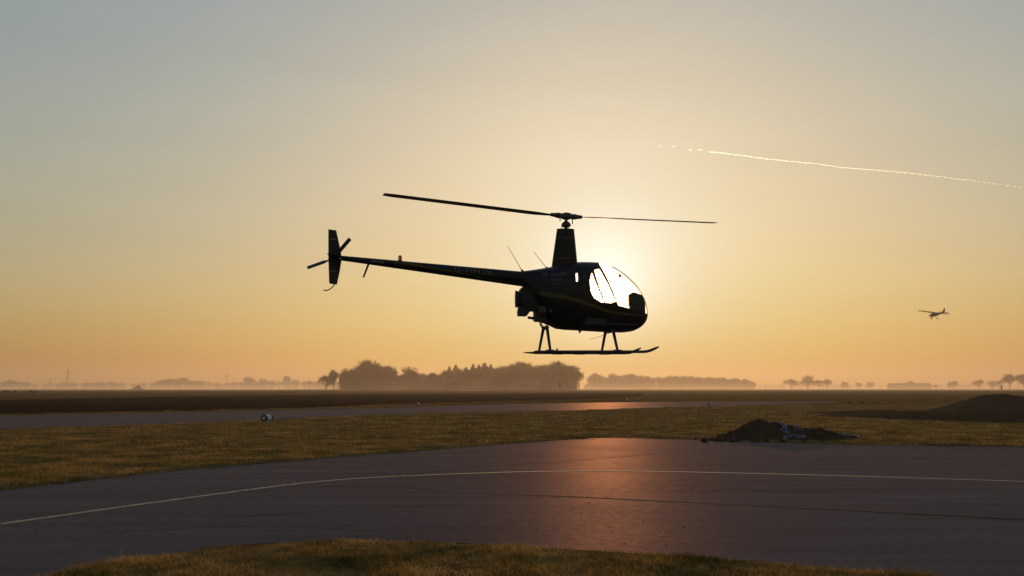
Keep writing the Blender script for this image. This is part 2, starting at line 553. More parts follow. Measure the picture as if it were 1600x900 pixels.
def strip(name, pts, w, z, mat, wob=0.0, seed=0, cat=None):
    g = [np.array(p, float) for p in pts]
    # resample
    out = []
    for a, b_ in zip(g[:-1], g[1:]):
        k = max(2, int(np.linalg.norm(b_ - a) / 0.35))
        out += [a + (b_ - a) * t for t in np.linspace(0, 1, k, endpoint=False)]
    out.append(g[-1])
    P = np.array(out)
    for _ in range(6):
        P[1:-1] = 0.25 * P[:-2] + 0.5 * P[1:-1] + 0.25 * P[2:]
    T = np.gradient(P, axis=0)
    T /= np.linalg.norm(T, axis=1)[:, None] + 1e-9
    N = np.stack([-T[:, 1], T[:, 0]], 1)
    s = np.arange(len(P))
    off = wob * (fbm(s * 0.3, s * 0, seed) - 0.5)[:, None]
    ww = w * (1 + (0.5 if wob else 0.12) * (fbm(s * 0.9, s * 0 + 3, seed + 5) - 0.5))[:, None]
    A, B = P + N * (off + ww / 2), P + N * (off - ww / 2)
    V = np.concatenate([np.c_[A, np.full(len(P), z)], np.c_[B, np.full(len(P), z)]])
    n = len(P)
    F = np.array([(i, i + 1, n + i + 1, n + i) for i in range(n - 1)])
    o = mesh_obj(name, V, F, mat)
    bm = bmesh.new(); bm.from_mesh(o.data)
    bmesh.ops.recalc_face_normals(bm, faces=bm.faces)
    if bm.faces[:][0].normal.z < 0: bmesh.ops.reverse_faces(bm, faces=bm.faces)
    bm.to_mesh(o.data); bm.free()
    return o
line_px = [(-400, 868), (-150, 841), (0, 822), (100, 806), (200, 792), (300, 778.5), (400, 765), (480, 754.5), (550, 748), (650, 744), (750, 740), (860, 737), (960, 736.6), (1100, 739), (1300, 744), (1600, 753.5), (2000, 766)]
tag(strip('edge_line', [G(*p) for p in line_px], 0.12, 0.016, M['line']), kind='structure')
seams = [[(760, 773.5), (900, 777), (1000, 783), (1160, 791), (1400, 803), (1750, 822)],
         [(640, 742), (760, 730), (860, 724), (1000, 712), (1120, 700)],
         [(930, 714), (1050, 717.5), (1250, 722), (1420, 723)],
         [(500, 762), (580, 756), (700, 771), (800, 775)],
         [(330, 812), (520, 800), (700, 790)],
         [(1010, 756), (1130, 765), (1240, 768), (1420, 786), (1600, 792)],
         [(150, 836), (330, 822), (480, 824), (600, 833)]]
for k, s in enumerate(seams):
    tag(strip('crack_seal', [G(*p) for p in s], (0.06 if k == 0 else 0.035 if k < 4 else 0.02), 0.0165 - 0.0004 * k, M['tar'], 0.12, 30 + k), kind='structure')

# earth heaps share one height-field builder
def heap(name, cx, cy, sx, sy, hfun, mat, nx, ny, parent=None):
    xs, ys = np.linspace(-sx, sx, nx), np.linspace(-sy, sy, ny)
    X, Y = np.meshgrid(xs, ys)
    Z = hfun(X, Y)
    V = np.c_[X.ravel(), Y.ravel(), Z.ravel()]
    idx = np.arange(nx * ny).reshape(ny, nx)
    F = np.stack([idx[:-1, :-1].ravel(), idx[:-1, 1:].ravel(), idx[1:, 1:].ravel(), idx[1:, :-1].ravel()], 1)
    o = mesh_obj(name, V, F, mat, parent, True)
    if parent is None:
        o.location = (cx, cy, 0)
    return o, X, Y, Z, F

# near heap with old snow
hp = G(1090, 690); hq = G(1352, 691)
hc = (hp + hq) / 2 + np.array([0.35, 1.0])
hw = (hq - hp)[0] / 2
root = empty('soil_heap', (hc[0], hc[1], 0))
tag(root, 'low dark soil heap with a patch of bluish old snow beside the tarmac', 'soil heap')
def near_h(X, Y):
    u = X / hw
    prof = pchip([-1.15, -1.0, -0.85, -0.6, -0.42, -0.24, -0.05, 0.12, 0.3, 0.5, 0.72, 0.92, 1.02, 1.15], [0, 0.07, 0.1, 0.27, 0.5, 0.62, 0.6, 0.44, 0.33, 0.28, 0.2, 0.1, 0.01, 0], u)
    cross = np.clip(1 - np.abs(Y / (1.25 + 0.3 * np.sin(3 * u))) ** 1.7, 0, 1)
    n = fbm(X * 1.7 + 9, Y * 1.7, 3, 5, 0.6)
    return 1.12 * prof * cross * (0.6 + 0.8 * n) + 0.24 * (fbm(X * 5, Y * 5, 8, 4, 0.65) - 0.47) * np.clip(prof * cross * 6, 0, 1) - 0.03
body, X, Y, Z, F = heap('soil', 0, 0, hw * 1.15, 1.7, near_h, M['dirt'], 190, 90, root)
u = X / hw
def snow_part(cond, lift):
    fm_ = cond.ravel()[F].all(1)
    Fs = F[fm_]
    used = np.unique(Fs)
    mp = -np.ones(X.size, int); mp[used] = np.arange(len(used))
    V = np.c_[X.ravel(), Y.ravel(), Z.ravel() + lift * (0.5 + fbm(X.ravel() * 9, Y.ravel() * 9, 5))][used]
    tag(mesh_obj('snow_patch', V, mp[Fs], M['snow'], root, True), kind='stuff')
ns = fbm(X * 9, Y * 9, 21, 4, 0.75)
snow_part((np.abs(u - 0.06 - 0.12 * (Y + 0.6)) < 0.16) & (Y < 0.1) & (Y > -1.1) & (ns > 0.49), 0.02)
snow_part((u > 0.55) & (u < 0.99) & (Y > -0.55) & (ns > 0.45), 0.02)
# loose clods round the foot of the heap
rng = random.Random(5)
for k in range(26):
    t = rng.uniform(-1.1, 1.15)
    s = rng.uniform(0.035, 0.1)
    mb = MB().ball((0, 0, 0), s, (rng.uniform(0.8, 1.5), 1, rng.uniform(0.5, 0.9)), 7, 5)
    mb.V = [(x * rng.uniform(0.75, 1.25), y * rng.uniform(0.75, 1.25), z * rng.uniform(0.75, 1.25)) for x, y, z in mb.V]
    o = mb.build('clod', M['dirt'], root)
    o.location = (t * hw, rng.uniform(-1.5, -0.9), s * 0.45)

# far bank of earth at the right and its taller heap
bp, bq = G(1252, 656), G(1800, 668)
root_b = empty('earth_bank', (0, 0, 0))
BL = np.array([G(1256, 652), G(1600, 664)])
bc = np.array([26.0, 46.5])
def bank_h(X, Y):
    x, y = X + bc[0], Y + bc[1]
    fl_ = np.array([G(1238, 649), G(1300, 653), G(1400, 657.5), G(1600, 664), G(1900, 672)])
    yf = np.interp(x, fl_[:, 0], fl_[:, 1]) + 1.0 * (fbm(x * 0.35, x * 0, 4) - 0.5)
    edge = np.clip((x - fl_[0, 0]) / 5.0, 0, 1)
    t = np.clip((y - yf) / 1.9, 0, 1)
    back = np.clip((60 - y) / 6, 0, 1)
    s = edge * t * t * (3 - 2 * t) * back
    return s * (0.26 + 0.34 * np.exp(-np.clip(y - yf - 1.9, 0, 99) / 5.0)) * (0.75 + 0.5 * fbm(x * 0.5, y * 0.25, 6, 4)) + 0.1 * s * (fbm(x * 2.2, y * 1.2, 9, 3) - 0.5) - 0.05
bank = heap('earth_bank_mesh', bc[0], bc[1], 14, 13.5, bank_h, M['dirt_far'], 170, 150, None)[0]
bpy.data.objects.remove(root_b)
bank.name = 'earth_bank'
tag(bank, 'long low dark earth bank lying on the grass behind the soil heap', 'earth bank')
mc = np.array([34.0, 57.5])
def mound_h(X, Y):
    x = X
    prof = pchip([-7.5, -5.2, -4.2, -3.2, -2.2, -1.2, 0.0, 1.2, 2.4, 3.4, 5, 8, 11, 14], [0, 0.06, 0.16, 0.36, 0.72, 1.08, 1.36, 1.16, 0.92, 0.8, 0.85, 1.0, 0.7, 0], x)
    cross = np.clip(1 - np.abs(Y / 5.0) ** 1.8, 0, 1)
    return prof * cross * (0.82 + 0.36 * fbm(X * 0.6, Y * 0.6, 12, 5)) + 0.4 * (fbm(X * 1.5, Y * 1.5, 3, 5, 0.65) - 0.5) * np.clip(prof * cross * 3, 0, 1) - 0.05
mound = heap('earth_mound', mc[0], mc[1], 13.5, 5.4, mound_h, M['dirt_far'], 150, 70, None)[0]
tag(mound, 'tall rounded earth mound at the right edge, dark against the misty trees', 'earth mound')
fm0 = AT(215, 609, 900)
def cone_h(X, Y):
    r = np.sqrt(X * X + Y * Y)
    return np.clip(5.6 - 0.8 * r + 0.5 * (fbm(X * 0.6, Y * 0.6, 2) - 0.5), -0.05, 9)
tag(heap('manure_heap', fm0[0], fm0[1], 8.2, 8.2, cone_h, M['dirt_far'], 30, 30, None)[0], 'small pointed heap far out on the field at left', 'heap')

# ------------------------------------------------------------------ lawn relief and grass
def grass_zone(x, y, edge=0.0):
    return ~(inpoly(x, y, TARMAC) | inpoly(x, y, RUNWAY))
def lawn_height(x, y):
    h = 0.01 + 0.09 * fbm(x * 1.3, y * 1.3, 40, 4, 0.6) + 0.035 * (fbm(x * 5, y * 5, 51, 3) - 0.4)
    return h * (0.25 + 0.75 * np.clip((y - 9.6) / 4.0, 0, 1))
nr, nc = 300, 440
inv = np.linspace(1 / 3.6, 1 / 105.0, nr)
dep = 1 / inv
az = np.linspace(-0.95, 0.95, nc)
D_, A_ = np.meshgrid(dep, az, indexing='ij')
LX, LY = D_ * A_, D_
zone = grass_zone(LX, LY)
fz = inpoly(LX, LY, [G(*p) for p in fld_top + fld_bot])
LZ = np.where(zone & ~fz, lawn_height(LX, LY), -0.06)
far_fade = np.clip((100 - LY) / 30, 0, 1)
LZ = LZ * far_fade - 0.06 * (1 - far_fade)
idx = np.arange(nr * nc).reshape(nr, nc)
F = np.stack([idx[:-1, :-1].ravel(), idx[:-1, 1:].ravel(), idx[1:, 1:].ravel(), idx[1:, :-1].ravel()], 1)
tag(mesh_obj('lawn', np.c_[LX.ravel(), LY.ravel(), LZ.ravel()], F, M['lawn'], None, True), kind='structure')

rg = np.random.default_rng(11)
def blades(name, x, y, h, w, lean, label, mat, seg2):
    n = len(x)
    z = np.maximum(lawn_height(x, y) - 0.012, 0.0)
    th = rg.uniform(0, 2 * math.pi, n)
    la = rg.uniform(0, 2 * math.pi, n)
    ll = h * rg.uniform(0.1, lean, n)
    dx, dy = np.cos(th) * w / 2, np.sin(th) * w / 2
    bx, by = np.cos(la) * ll, np.sin(la) * ll
    if seg2:
        V = np.empty((n, 5, 3))
        V[:, 0] = np.c_[x - dx, y - dy, z]
        V[:, 1] = np.c_[x + dx, y + dy, z]
        V[:, 2] = np.c_[x + dx * .8 + bx * .35, y + dy * .8 + by * .35, z + h * .6]
        V[:, 3] = np.c_[x - dx * .8 + bx * .35, y - dy * .8 + by * .35, z + h * .6]
        V[:, 4] = np.c_[x + bx, y + by, z + h]
        i = np.arange(n)[:, None] * 5
        Fq = np.concatenate([i + [0, 1, 2], i + [0, 2, 3], i + [3, 2, 4]])
    else:
        V = np.empty((n, 3, 3))
        V[:, 0] = np.c_[x - dx, y - dy, z]
        V[:, 1] = np.c_[x + dx, y + dy, z]
        V[:, 2] = np.c_[x + bx, y + by, z + h]
        Fq = np.arange(n)[:, None] * 3 + np.array([0, 1, 2])
    return tag(mesh_obj(name, V.reshape(-1, 3), Fq, mat), label, 'grass', kind='stuff')
# near patch at the photographer's feet
n0 = 230000
x = rg.uniform(-6.5, 8.0, n0); y = rg.uniform(5.6, 9.4, n0)
jx, jy = rg.normal(0, 0.03, n0), rg.normal(0, 0.03, n0)
wx, wy = 0.16 * (fbm(x * 4, y * 4, 90, 3) - 0.45), 0.16 * (fbm(x * 4, y * 4, 91, 3) - 0.45)
keep = grass_zone(x + wx, y + wy) & (fbm(x * 3.2, y * 3.2, 77, 3) + 0.3 * rg.random(n0) > 0.42)
x, y = (x + jx)[keep], (y + jy)[keep]
tuft = fbm(x * 2.0, y * 2.0, 60, 3)
h = (0.016 + 0.07 * np.clip(tuft - 0.25, 0, 1)) * rg.uniform(0.5, 1.6, len(x)) * np.where(rg.random(len(x)) < 0.03, 1.7, 1.0)
blades('near_grass', x, y, h, rg.uniform(0.004, 0.009, len(x)), 1.5, 'short tufty winter grass in front of the tarmac, nearest the viewer', M['grass'], True)
# verge between tarmac and runway
n1 = 420000
dd = 1 / rg.uniform(1 / 95.0, 1 / 12.5, n1)
x = dd * rg.uniform(-0.85, 0.85, n1); y = dd
wx, wy = 0.3 * (fbm(x * 1.7, y * 1.7, 92, 3) - 0.45), 0.3 * (fbm(x * 1.7, y * 1.7, 93, 3) - 0.45)
keep = grass_zone(x + wx, y + wy) & (fbm(x * 1.6, y * 1.6, 78, 3) + 0.4 * rg.random(n1) > 0.42) & ~inpoly(x, y, [G(*p) for p in fld_top + fld_bot])
x, y = x[keep], y[keep]
tuft = fbm(x * 1.3, y * 1.3, 61, 3)
h = (0.03 + 0.11 * np.clip(tuft - 0.3, 0, 1)) * rg.uniform(0.5, 1.6, len(x))
blades('verge_grass', x, y, h, rg.uniform(0.006, 0.012, len(x)) * np.clip(y / 13, 1, 3.2), 1.4, 'brown winter grass strip between the tarmac and the runway', M['grass'], False)

# ------------------------------------------------------------------ trees
def perp(d, rn):
    v = Vector((rn.uniform(-1, 1), rn.uniform(-1, 1), rn.uniform(-1, 1)))
    return d.cross(v).normalized()
def bare_tree(seed, levels=5, kids=(3, 4), spread=(0.35, 0.85), trunk=0.3, ntw=6, tw=0.075, up=0.12, tl=0.075):
    rn = random.Random(seed)
    T, C = MB(), MB()
    twV, twF = [], []
    def twig(p, d, L):
        s = perp(d, rn) * tw * 0.035 * 1.0
        e = p + d * L + Vector((0, 0, 0.15 * L))
        b_ = len(twV)
        twV.extend([p - s, p + s, e])
        twF.append((b_, b_ + 1, b_ + 2))
    def grow(p, d, L, r, lv):
        mid = p + d * L * 0.5 + perp(d, rn) * L * 0.07
        e = p + d * L + perp(d, rn) * L * 0.06
        tgt = T if lv <= 1 else C
        n = 6 if lv == 0 else (5 if lv == 1 else 3)
        tgt.tube([p, mid, e] if lv < 3 else [p, e], [r, r * .82, r * .62] if lv < 3 else [r, r * .55], n, False)
        if lv >= levels:
            for k in range(ntw):
                t = rn.uniform(0.1, 1)
                dd_ = (d + perp(d, rn) * rn.uniform(0.4, 1.2)).normalized()
                twig(p + (e - p) * t, dd_, rn.uniform(0.6, 1.3) * tl)
            return
        nk = rn.randint(*kids) + (3 if lv == 0 else 0)
        for k in range(nk):
            a = rn.uniform(*spread) * (0.75 if lv == 0 else 1)
            q = perp(d, rn)
            dd_ = (d * math.cos(a) + q * math.sin(a) + Vector((0, 0, up))).normalized()
            t = 1.0 if k == 0 else rn.uniform(0.4 if lv else 0.28, 1.0)
            grow(p + (e - p) * t, dd_, L * rn.uniform(0.62, 0.86), r * 0.58, lv + 1)
    grow(Vector((0, 0, -0.01)), Vector((rn.uniform(-.05, .05), rn.uniform(-.05, .05), 1)).normalized(), trunk, 0.022, 0)
    zs = max(max(v[2] for v in C.V), max(v.z for v in twV))
    C.add([v for v in twV], twF)
    k = 1.0 / zs
    TV = np.array([tuple(v) for v in T.V]) * k
    CV = np.array([tuple(v) for v in C.V]) * k
    return TV, T.F, CV, C.F
def spruce(seed):
    rn = random.Random(seed)
    T, C = MB(), MB()
    T.tube([(0, 0, -0.01), (0, 0, 0.97)], [0.018, 0.003], 6)
    z = 0.1
    while z < 0.985:
        L = 0.2 * (1 - z) ** 0.85 + 0.012
        for k in range(9):
            a = rn.uniform(0, 6.283)
            l = L * rn.uniform(0.7, 1.15)
            d = Vector((math.cos(a), math.sin(a), -0.25))
            s = Vector((-math.sin(a), math.cos(a), 0)) * l * 0.22
            p = Vector((0, 0, z))
            e = p + d * l
            C.add([p, p + d * l * .6 + s, e, p + d * l * .6 - s, p + d * l * .5 + Vector((0, 0, -.03))], [(0, 1, 2), (0, 2, 3), (0, 4, 2)])
        z += 0.02 + 0.022 * (1 - z)
    return np.array(T.V), T.F, np.array([tuple(v) for v in C.V]), C.F
TREES = []
for sd, kw in ((1, dict(trunk=0.26)), (2, dict(spread=(0.4, 1.0), trunk=0.22)), (3, dict(trunk=0.28, spread=(0.3, 0.75))), (4, dict(up=0.16, spread=(0.3, 0.75), trunk=0.28)), (5, dict(spread=(0.45, 1.0), trunk=0.2, up=0.08))):
    TREES.append(bare_tree(sd, **kw))
SPR = [spruce(71), spruce(72)]
LOD = [bare_tree(100 + k, levels=4, kids=(3, 3), ntw=8, tw=0.13, trunk=0.26, tl=0.1, spread=(0.35, 0.9)) for k in range(5)]
def mesh_from(name, V, F, mat):
    me = bpy.data.meshes.new(name)
    me.from_pydata([tuple(v) for v in V], [], F)
    me.materials.append(mat)
    return me
tree_me = [(mesh_from('trunk', t[0], t[1], M['bark']), mesh_from('crown', t[2], t[3], M['twig'])) for t in TREES]
spr_me = [(mesh_from('trunk', t[0], t[1], M['bark']), mesh_from('crown', t[2], t[3], M['needle'])) for t in SPR]
def plant_tree(kind, var, px, ytop, depth, label, group, name, wide=1.0, seed=0):
    H = AT(px, ytop, depth)[2]
    p = AT(px, 600, depth)
    r = empty(name, (p[0], depth, 0), (0, 0, (seed * 1.7) % 6.28))
    r.scale = (H * wide, H * wide, H)
    tag(r, label, 'tree', group)
    tm, cm = (tree_me if kind == 'bare' else spr_me)[var % (5 if kind == 'bare' else 2)]
    for nm, me in (('trunk', tm), ('crown', cm)):
        o = bpy.data.objects.new(nm, me)
        col.objects.link(o)
        o.parent = r
    return r
def tri_arr(F):
    out = []
    for f in F:
        for k in range(1, len(f) - 1):
            out.append((f[0], f[k], f[k + 1]))
    return np.array(out)
LODA = [(np.concatenate([t[0], t[2]]), np.concatenate([tri_arr(t[1]), tri_arr(t[3]) + len(t[0])])) for t in LOD]
def wood(name, trees, label, mat, brush=0.0):
    Vs, Fs, b_ = [], [], 0
    for (x, y, H, wd) in trees:
        V, F = LODA[int(rg.integers(0, len(LODA)))]
        a = rg.uniform(0, 6.28)
        c, s = math.cos(a), math.sin(a)
        W = np.c_[(V[:, 0] * c - V[:, 1] * s) * H * wd + x, (V[:, 0] * s + V[:, 1] * c) * H * wd + y, V[:, 2] * H]
        Vs.append(W); Fs.append(F + b_); b_ += len(W)
        if brush:
            n = 320
            q = rg.uniform(0, 6.28, n)
            bx, by = x + rg.normal(0, 2.6, n), y + rg.normal(0, 2.6, n)
            bh = H * brush * rg.uniform(0.25, 1.0, n)
            w = rg.uniform(0.05, 0.2, n)
            lx, ly = rg.normal(0, 0.8, n), rg.normal(0, 0.8, n)
            z0 = bh * rg.uniform(0, 0.5, n)
            T = np.stack([np.c_[bx - w * np.cos(q), by - w * np.sin(q), z0], np.c_[bx + w * np.cos(q), by + w * np.sin(q), z0], np.c_[bx + lx, by + ly, bh]], 1).reshape(-1, 3)
            Vs.append(T); Fs.append(np.arange(len(T)).reshape(-1, 3) + b_); b_ += len(T)
    return tag(mesh_obj(name, np.concatenate(Vs), np.concatenate(Fs), mat), label, 'wood', kind='stuff')

ORD = ['first', 'second', 'third', 'fourth', 'fifth', 'sixth', 'seventh', 'eighth', 'ninth', 'tenth', 'eleventh', 'twelfth', 'thirteenth', 'fourteenth', 'fifteenth']
# the near wood, 500 m off: outline of its tops by photo column
w1x = [526, 532, 545, 556, 566, 590, 604, 612, 618, 630, 650, 656, 676, 688, 700, 740, 768, 782, 800, 812, 826, 840, 862, 872, 886, 894, 901, 907]
w1y = [592, 585, 575, 570, 566, 570, 570, 578, 584, 582, 580, 580, 581, 582, 574, 571, 568, 570, 566, 562, 566, 568, 566, 562, 565, 568, 574, 588]
mass = []
for k in range(150):
    px = rg.uniform(529, 900)
    dp = rg.uniform(752, 830)
    y = float(np.interp(px, w1x, w1y)) + rg.uniform(-1.5, 8)
    p = AT(px, y, dp)
    mass.append((p[0], dp, max(4.0, p[2]), rg.uniform(0.8, 1.15)))
wood('near_wood', mass, 'dense bare wood seen as one brown mass behind the helicopter skids', M['twig'], 0.62)
named = [(510, 584, 0, 'lone spreading bare tree just left of the near wood', 1.15), (521, 575, 3, 'thin bare tree between the lone tree and the near wood', 0.8),
         (545, 572, 1, 'bare tree at the left end of the near wood', 1.0), (575, 557.5, 4, 'tallest bare fan shaped tree near the left end of the near wood', 1.05),
         (588, 563, 0, 'bare tree leaning on the tallest tree of the near wood', 0.95), (605, 567, 2, 'narrow bare tree right of the tall fan shaped tree', 0.9),
         (641, 569, 1, 'round bare tree standing alone over the low gap of the near wood', 1.1), (675, 579, 2, 'small bare tree left of the spruces in the near wood', 0.9),
         (812, 560.5, 1, 'broad domed bare tree over the middle of the near wood', 1.25), (845, 567, 3, 'bare tree right of the domed tree in the near wood', 1.0),
         (874, 559, 2, 'tallest bare tree near the right end of the near wood', 0.95), (893, 567, 0, 'bare tree with open crown at the right end of the near wood', 1.0)]
for k, (px, yt, v, lb, wd) in enumerate(named):
    plant_tree('bare', v, px, yt, 740 - (k % 3) * 5, lb, 'bare trees of the near wood', 'bare_tree', wd * 0.95, k)
for k, (px, yt) in enumerate([(702, 571), (712, 569), (728, 573), (739, 567.5), (748, 569), (757, 566), (767, 568)]):
    plant_tree('spruce', k, px, yt, 747, 'dark spruce in the near wood, %s spruce from the left' % ORD[k], 'spruces of the near wood', 'spruce', 1.9 + 0.5 * (k % 3), k)
# second wood, farther right
w2x = [912, 925, 931, 950, 970, 990, 1005, 1020, 1040, 1060, 1080, 1100, 1120, 1150, 1165, 1176, 1180]
w2y = [600, 594, 583, 588, 582, 583, 584, 585, 586, 583, 585, 586, 587, 588, 589, 594, 602]
mass = []
for k in range(130):
    px = rg.uniform(914, 1177)
    dp = rg.uniform(1750, 1860)
    p = AT(px, float(np.interp(px, w2x, w2y)) + rg.uniform(0, 4), dp)
    mass.append((p[0], dp, max(4.0, p[2]), rg.uniform(0.8, 1.1)))
wood('far_wood', mass, 'long level topped wood fading in the mist right of the helicopter', M['twig'], 0.7)
for k, (px, yt, lb) in enumerate([(929, 580, 'slim tree at the left end of the misty far wood'), (957, 580, 'tree rising above the left half of the misty far wood'), (984, 581, 'taller tree above the middle of the misty far wood')]):
    plant_tree('bare', k, px, yt, 1730, lb, 'trees of the far wood', 'bare_tree', 0.95, k + 20)
# single trees at the right
right = [(1236, 590.5, 880, 'round misty tree, leftmost of the lone trees right of the far wood', 1.15), (1262, 584, 880, 'tall misty tree, second of the lone trees right of the far wood', 1.0),
         (1278, 592, 900, 'misty tree close right of the tall lone tree', 1.1), (1292, 591, 900, 'broad misty tree, fourth of the lone trees', 1.1), (1318, 595, 1000, 'small misty tree between the lone trees and the barn', 0.9),
         (1343, 597, 1050, 'low misty tree left of the barn, with a twin beside it', 1.1), (1361, 595.5, 1050, 'misty tree just left of the barn', 1.0), (1424, 594, 1060, 'tree top showing above the barn roof', 1.0),
         (1462, 600, 980, 'small misty tree touching the right end of the barn', 1.0), (1491, 594, 950, 'dome shaped misty tree right of the barn', 1.1), (1528, 592, 900, 'misty tree above the left slope of the earth mound', 1.0),
         (1549, 593, 900, 'misty tree behind the top of the earth mound', 0.9), (1561, 592.5, 910, 'misty tree just left of the tall tree at the right edge', 0.9), (1577, 582.5, 720, 'tall open tree near the right edge of the picture', 0.95), (1600, 582, 700, 'tree cut by the right edge of the picture', 0.95)]
for k, (px, yt, dp, lb, wd) in enumerate(right):
    plant_tree('bare', k, px, yt, dp * 1.8, lb, 'scattered trees at the right', 'bare_tree', wd * 1.3, k + 40)
left = [(391, 587, 1150, 'dome shaped tree over the misty tree line at left', 1.2), (411, 588.5, 1150, 'thin tree right of the dome shaped tree in the left tree line', 0.8), (449, 585, 1150, 'tall tree in the misty tree line left of the near wood', 0.9), (16, 592.5, 1150, 'rounded tree at the left edge of the misty tree line', 1.3), (285, 588, 1180, 'group of trees rising left of the second pylon', 1.4), (262, 590, 1180, 'flat topped tree group near the middle of the left tree line', 1.4)]
for k, (px, yt, dp, lb, wd) in enumerate(left):
    plant_tree('bare', k, px, yt, dp * 2.0, lb.replace('group of trees', 'broad tree').replace('tree group', 'tree'), 'trees of the left tree line', 'bare_tree', wd, k + 60)
tlx = [-300, 0, 15, 30, 50, 75, 100, 130, 165, 200, 238, 245, 290, 320, 345, 360, 385, 410, 440, 455, 480, 500, 530]
tly = [596, 596, 592, 595, 597, 598, 596, 597, 595, 596, 596, 592, 590, 594, 598, 595, 594, 594, 592, 591, 592, 593, 594]
mass = []
for k in range(210):
    px = rg.uniform(-260, 530)
    dp = rg.uniform(2350, 2600)
    p = AT(px, float(np.interp(px, tlx, tly)) + rg.uniform(-0.5, 3), dp)
    mass.append((p[0], dp, max(4.0, p[2]), rg.uniform(0.9, 1.4)))
wood('tree_line', mass, 'long misty tree line along the horizon at left', M['twig'], 0.8)
mass = []
for k in range(230):
    px = rg.uniform(1150, 1900)
    dp = rg.uniform(2900, 3500)
    p = AT(px, 599.0 + 3.5 * fbm(np.array(px * 0.03), np.array(0.0), 5) + rg.uniform(-1, 2), dp)
    mass.append((p[0], dp, max(4.0, p[2]), rg.uniform(0.9, 1.4)))
wood('horizon_tree_line', mass, 'faint low tree line on the horizon at right', M['twig'], 0.8)
# low shrubs on the field edge at far left
for k, (px, yt) in enumerate([(8, 609), (15, 610), (24, 609.5), (41, 611), (50, 609), (57, 610.5)]):
    r = plant_tree('bare', k, px, yt, 262, 'low bare shrub on the field edge at far left, %s from the left' % ORD[k], 'shrubs at far left', 'shrub', 1.4, k + 80)
    r['category'] = 'shrub'

# ------------------------------------------------------------------ barn, pylons, signs
def barn(px0, px1, ytop, yeave, depth, label):
    a, b_ = AT(px0, ytop, depth), AT(px1, ytop, depth)
    L, H = b_[0] - a[0], a[2]
    E = AT(px0, yeave, depth)[2]
    r = empty('barn', ((a[0] + b_[0]) / 2, depth, 0))
    tag(r, label, 'barn')
    W = 16.0
    MB().box((0, W / 2, E / 2), (L - 1, W - 1, E)).build('wall', M['barn_wall'], r)
    for s in (0, 1):
        y0, y1 = (0, W / 2) if s == 0 else (W, W / 2)
        MB().add([(-L / 2, y0, E), (L / 2, y0, E), (L / 2, y1, H), (-L / 2, y1, H), (-L / 2, y0, E + .3), (L / 2, y0, E + .3), (L / 2, y1, H + .3), (-L / 2, y1, H + .3)],
                 [(0, 1, 2, 3), (4, 5, 6, 7), (0, 1, 5, 4), (1, 2, 6, 5), (2, 3, 7, 6), (3, 0, 4, 7)]).build('roof', M['barn_roof'], r)
    for s in (-1, 1):
        MB().add([(s * (L / 2 - .6), 0.6, E), (s * (L / 2 - .6), W - .6, E), (s * (L / 2 - .6), W / 2, H)], [(0, 1, 2)]).build('gable', M['barn_wall'], r)
    for k in range(4):
        MB().box((-L * .36 + k * L * .24, 0.42, E * .42), (5.0, 0.2, E * .8)).build('door', M['bark'], r)
barn(1391, 1456, 599, 604, 1750, 'long low barn fading in the mist at the right')
def pylon(px, ytop, depth, label):
    p = AT(px, ytop, depth)
    H = p[2]
    r = empty('power_pylon', (p[0], depth, 0), (0, 0, 0.35))
    tag(r, label, 'pylon', 'power pylons on the horizon')
    W = H * 0.075
    t = 0.16
    mb = MB()
    lv = np.linspace(0, H * .96, 11)
    def wd(z): return max(0.35, W * (1 - z / H * 0.86))
    for sx in (-1, 1):
        for sy in (-1, 1):
            mb.tube([(sx * wd(z), sy * wd(z), z) for z in lv], t, 4)
    for a, b_ in zip(lv[:-1], lv[1:]):
        for (sx, sy, tx, ty) in ((-1, -1, 1, -1), (1, -1, 1, 1), (1, 1, -1, 1), (-1, 1, -1, -1)):
            mb.tube([(sx * wd(a), sy * wd(a), a), (tx * wd(b_), ty * wd(b_), b_)], t * .6, 3)
            mb.tube([(tx * wd(a), ty * wd(a), a), (sx * wd(b_), sy * wd(b_), b_)], t * .6, 3)
    mb.build('lattice_mast', M['steel'], r)
    MB().tube([(0, 0, H * .94), (0, 0, H)], [0.35, 0.1], 4).build('peak', M['steel'], r)
    for z, l in ((0.7, 0.27), (0.82, 0.16)):
        ar = MB()
        for s in (-1, 1):
            ar.tube([(0, 0, H * z + 1.2), (s * H * l, 0, H * z)], t, 4)
            ar.tube([(0, .5, H * z), (s * H * l, 0, H * z)], t, 4)
            ar.tube([(0, -.5, H * z), (s * H * l, 0, H * z)], t, 4)
            for q in (0.55, 1.0):
                ar.tube([(s * H * l * q, 0, H * z), (s * H * l * q, 0, H * z - 1.8)], 0.14, 4)
        ar.build('crossarm', M['steel'], r)
pylon(107, 573.5, 1900, 'tall lattice power pylon standing over the tree line at far left')
pylon(355, 581.5, 2300, 'lattice power pylon in the middle of the left tree line')
pylon(80, 588.5, 3200, 'faint small power pylon just left of the tall pylon')
def sign_post(px, ytop, ybase, depth, label, plates):
    p0 = AT(px, ybase, depth); p1 = AT(px, ytop, depth)
    H = p1[2]
    r = empty('sign_post', (p0[0], depth, 0))
    tag(r, label, 'sign')
    MB().tube([(0, 0, 0), (0, 0, H)], 0.05, 8).build('post', M['steel'], r)
    for (f, w, h) in plates:
        MB().box((0, -0.08, H * f), (w, 0.05, h), None, 0.015).build('sign_plate', M['black'], r)
sign_post(875, 598.5, 613, 280, 'black marker board on a post in front of the near wood', [(0.93, 0.5, 0.6), (0.72, 0.42, 0.3)])
sign_post(1565, 603.5, 611, 235, 'small black double board on a post above the earth mound', [(0.94, 0.5, 0.4), (0.7, 0.42, 0.4)])

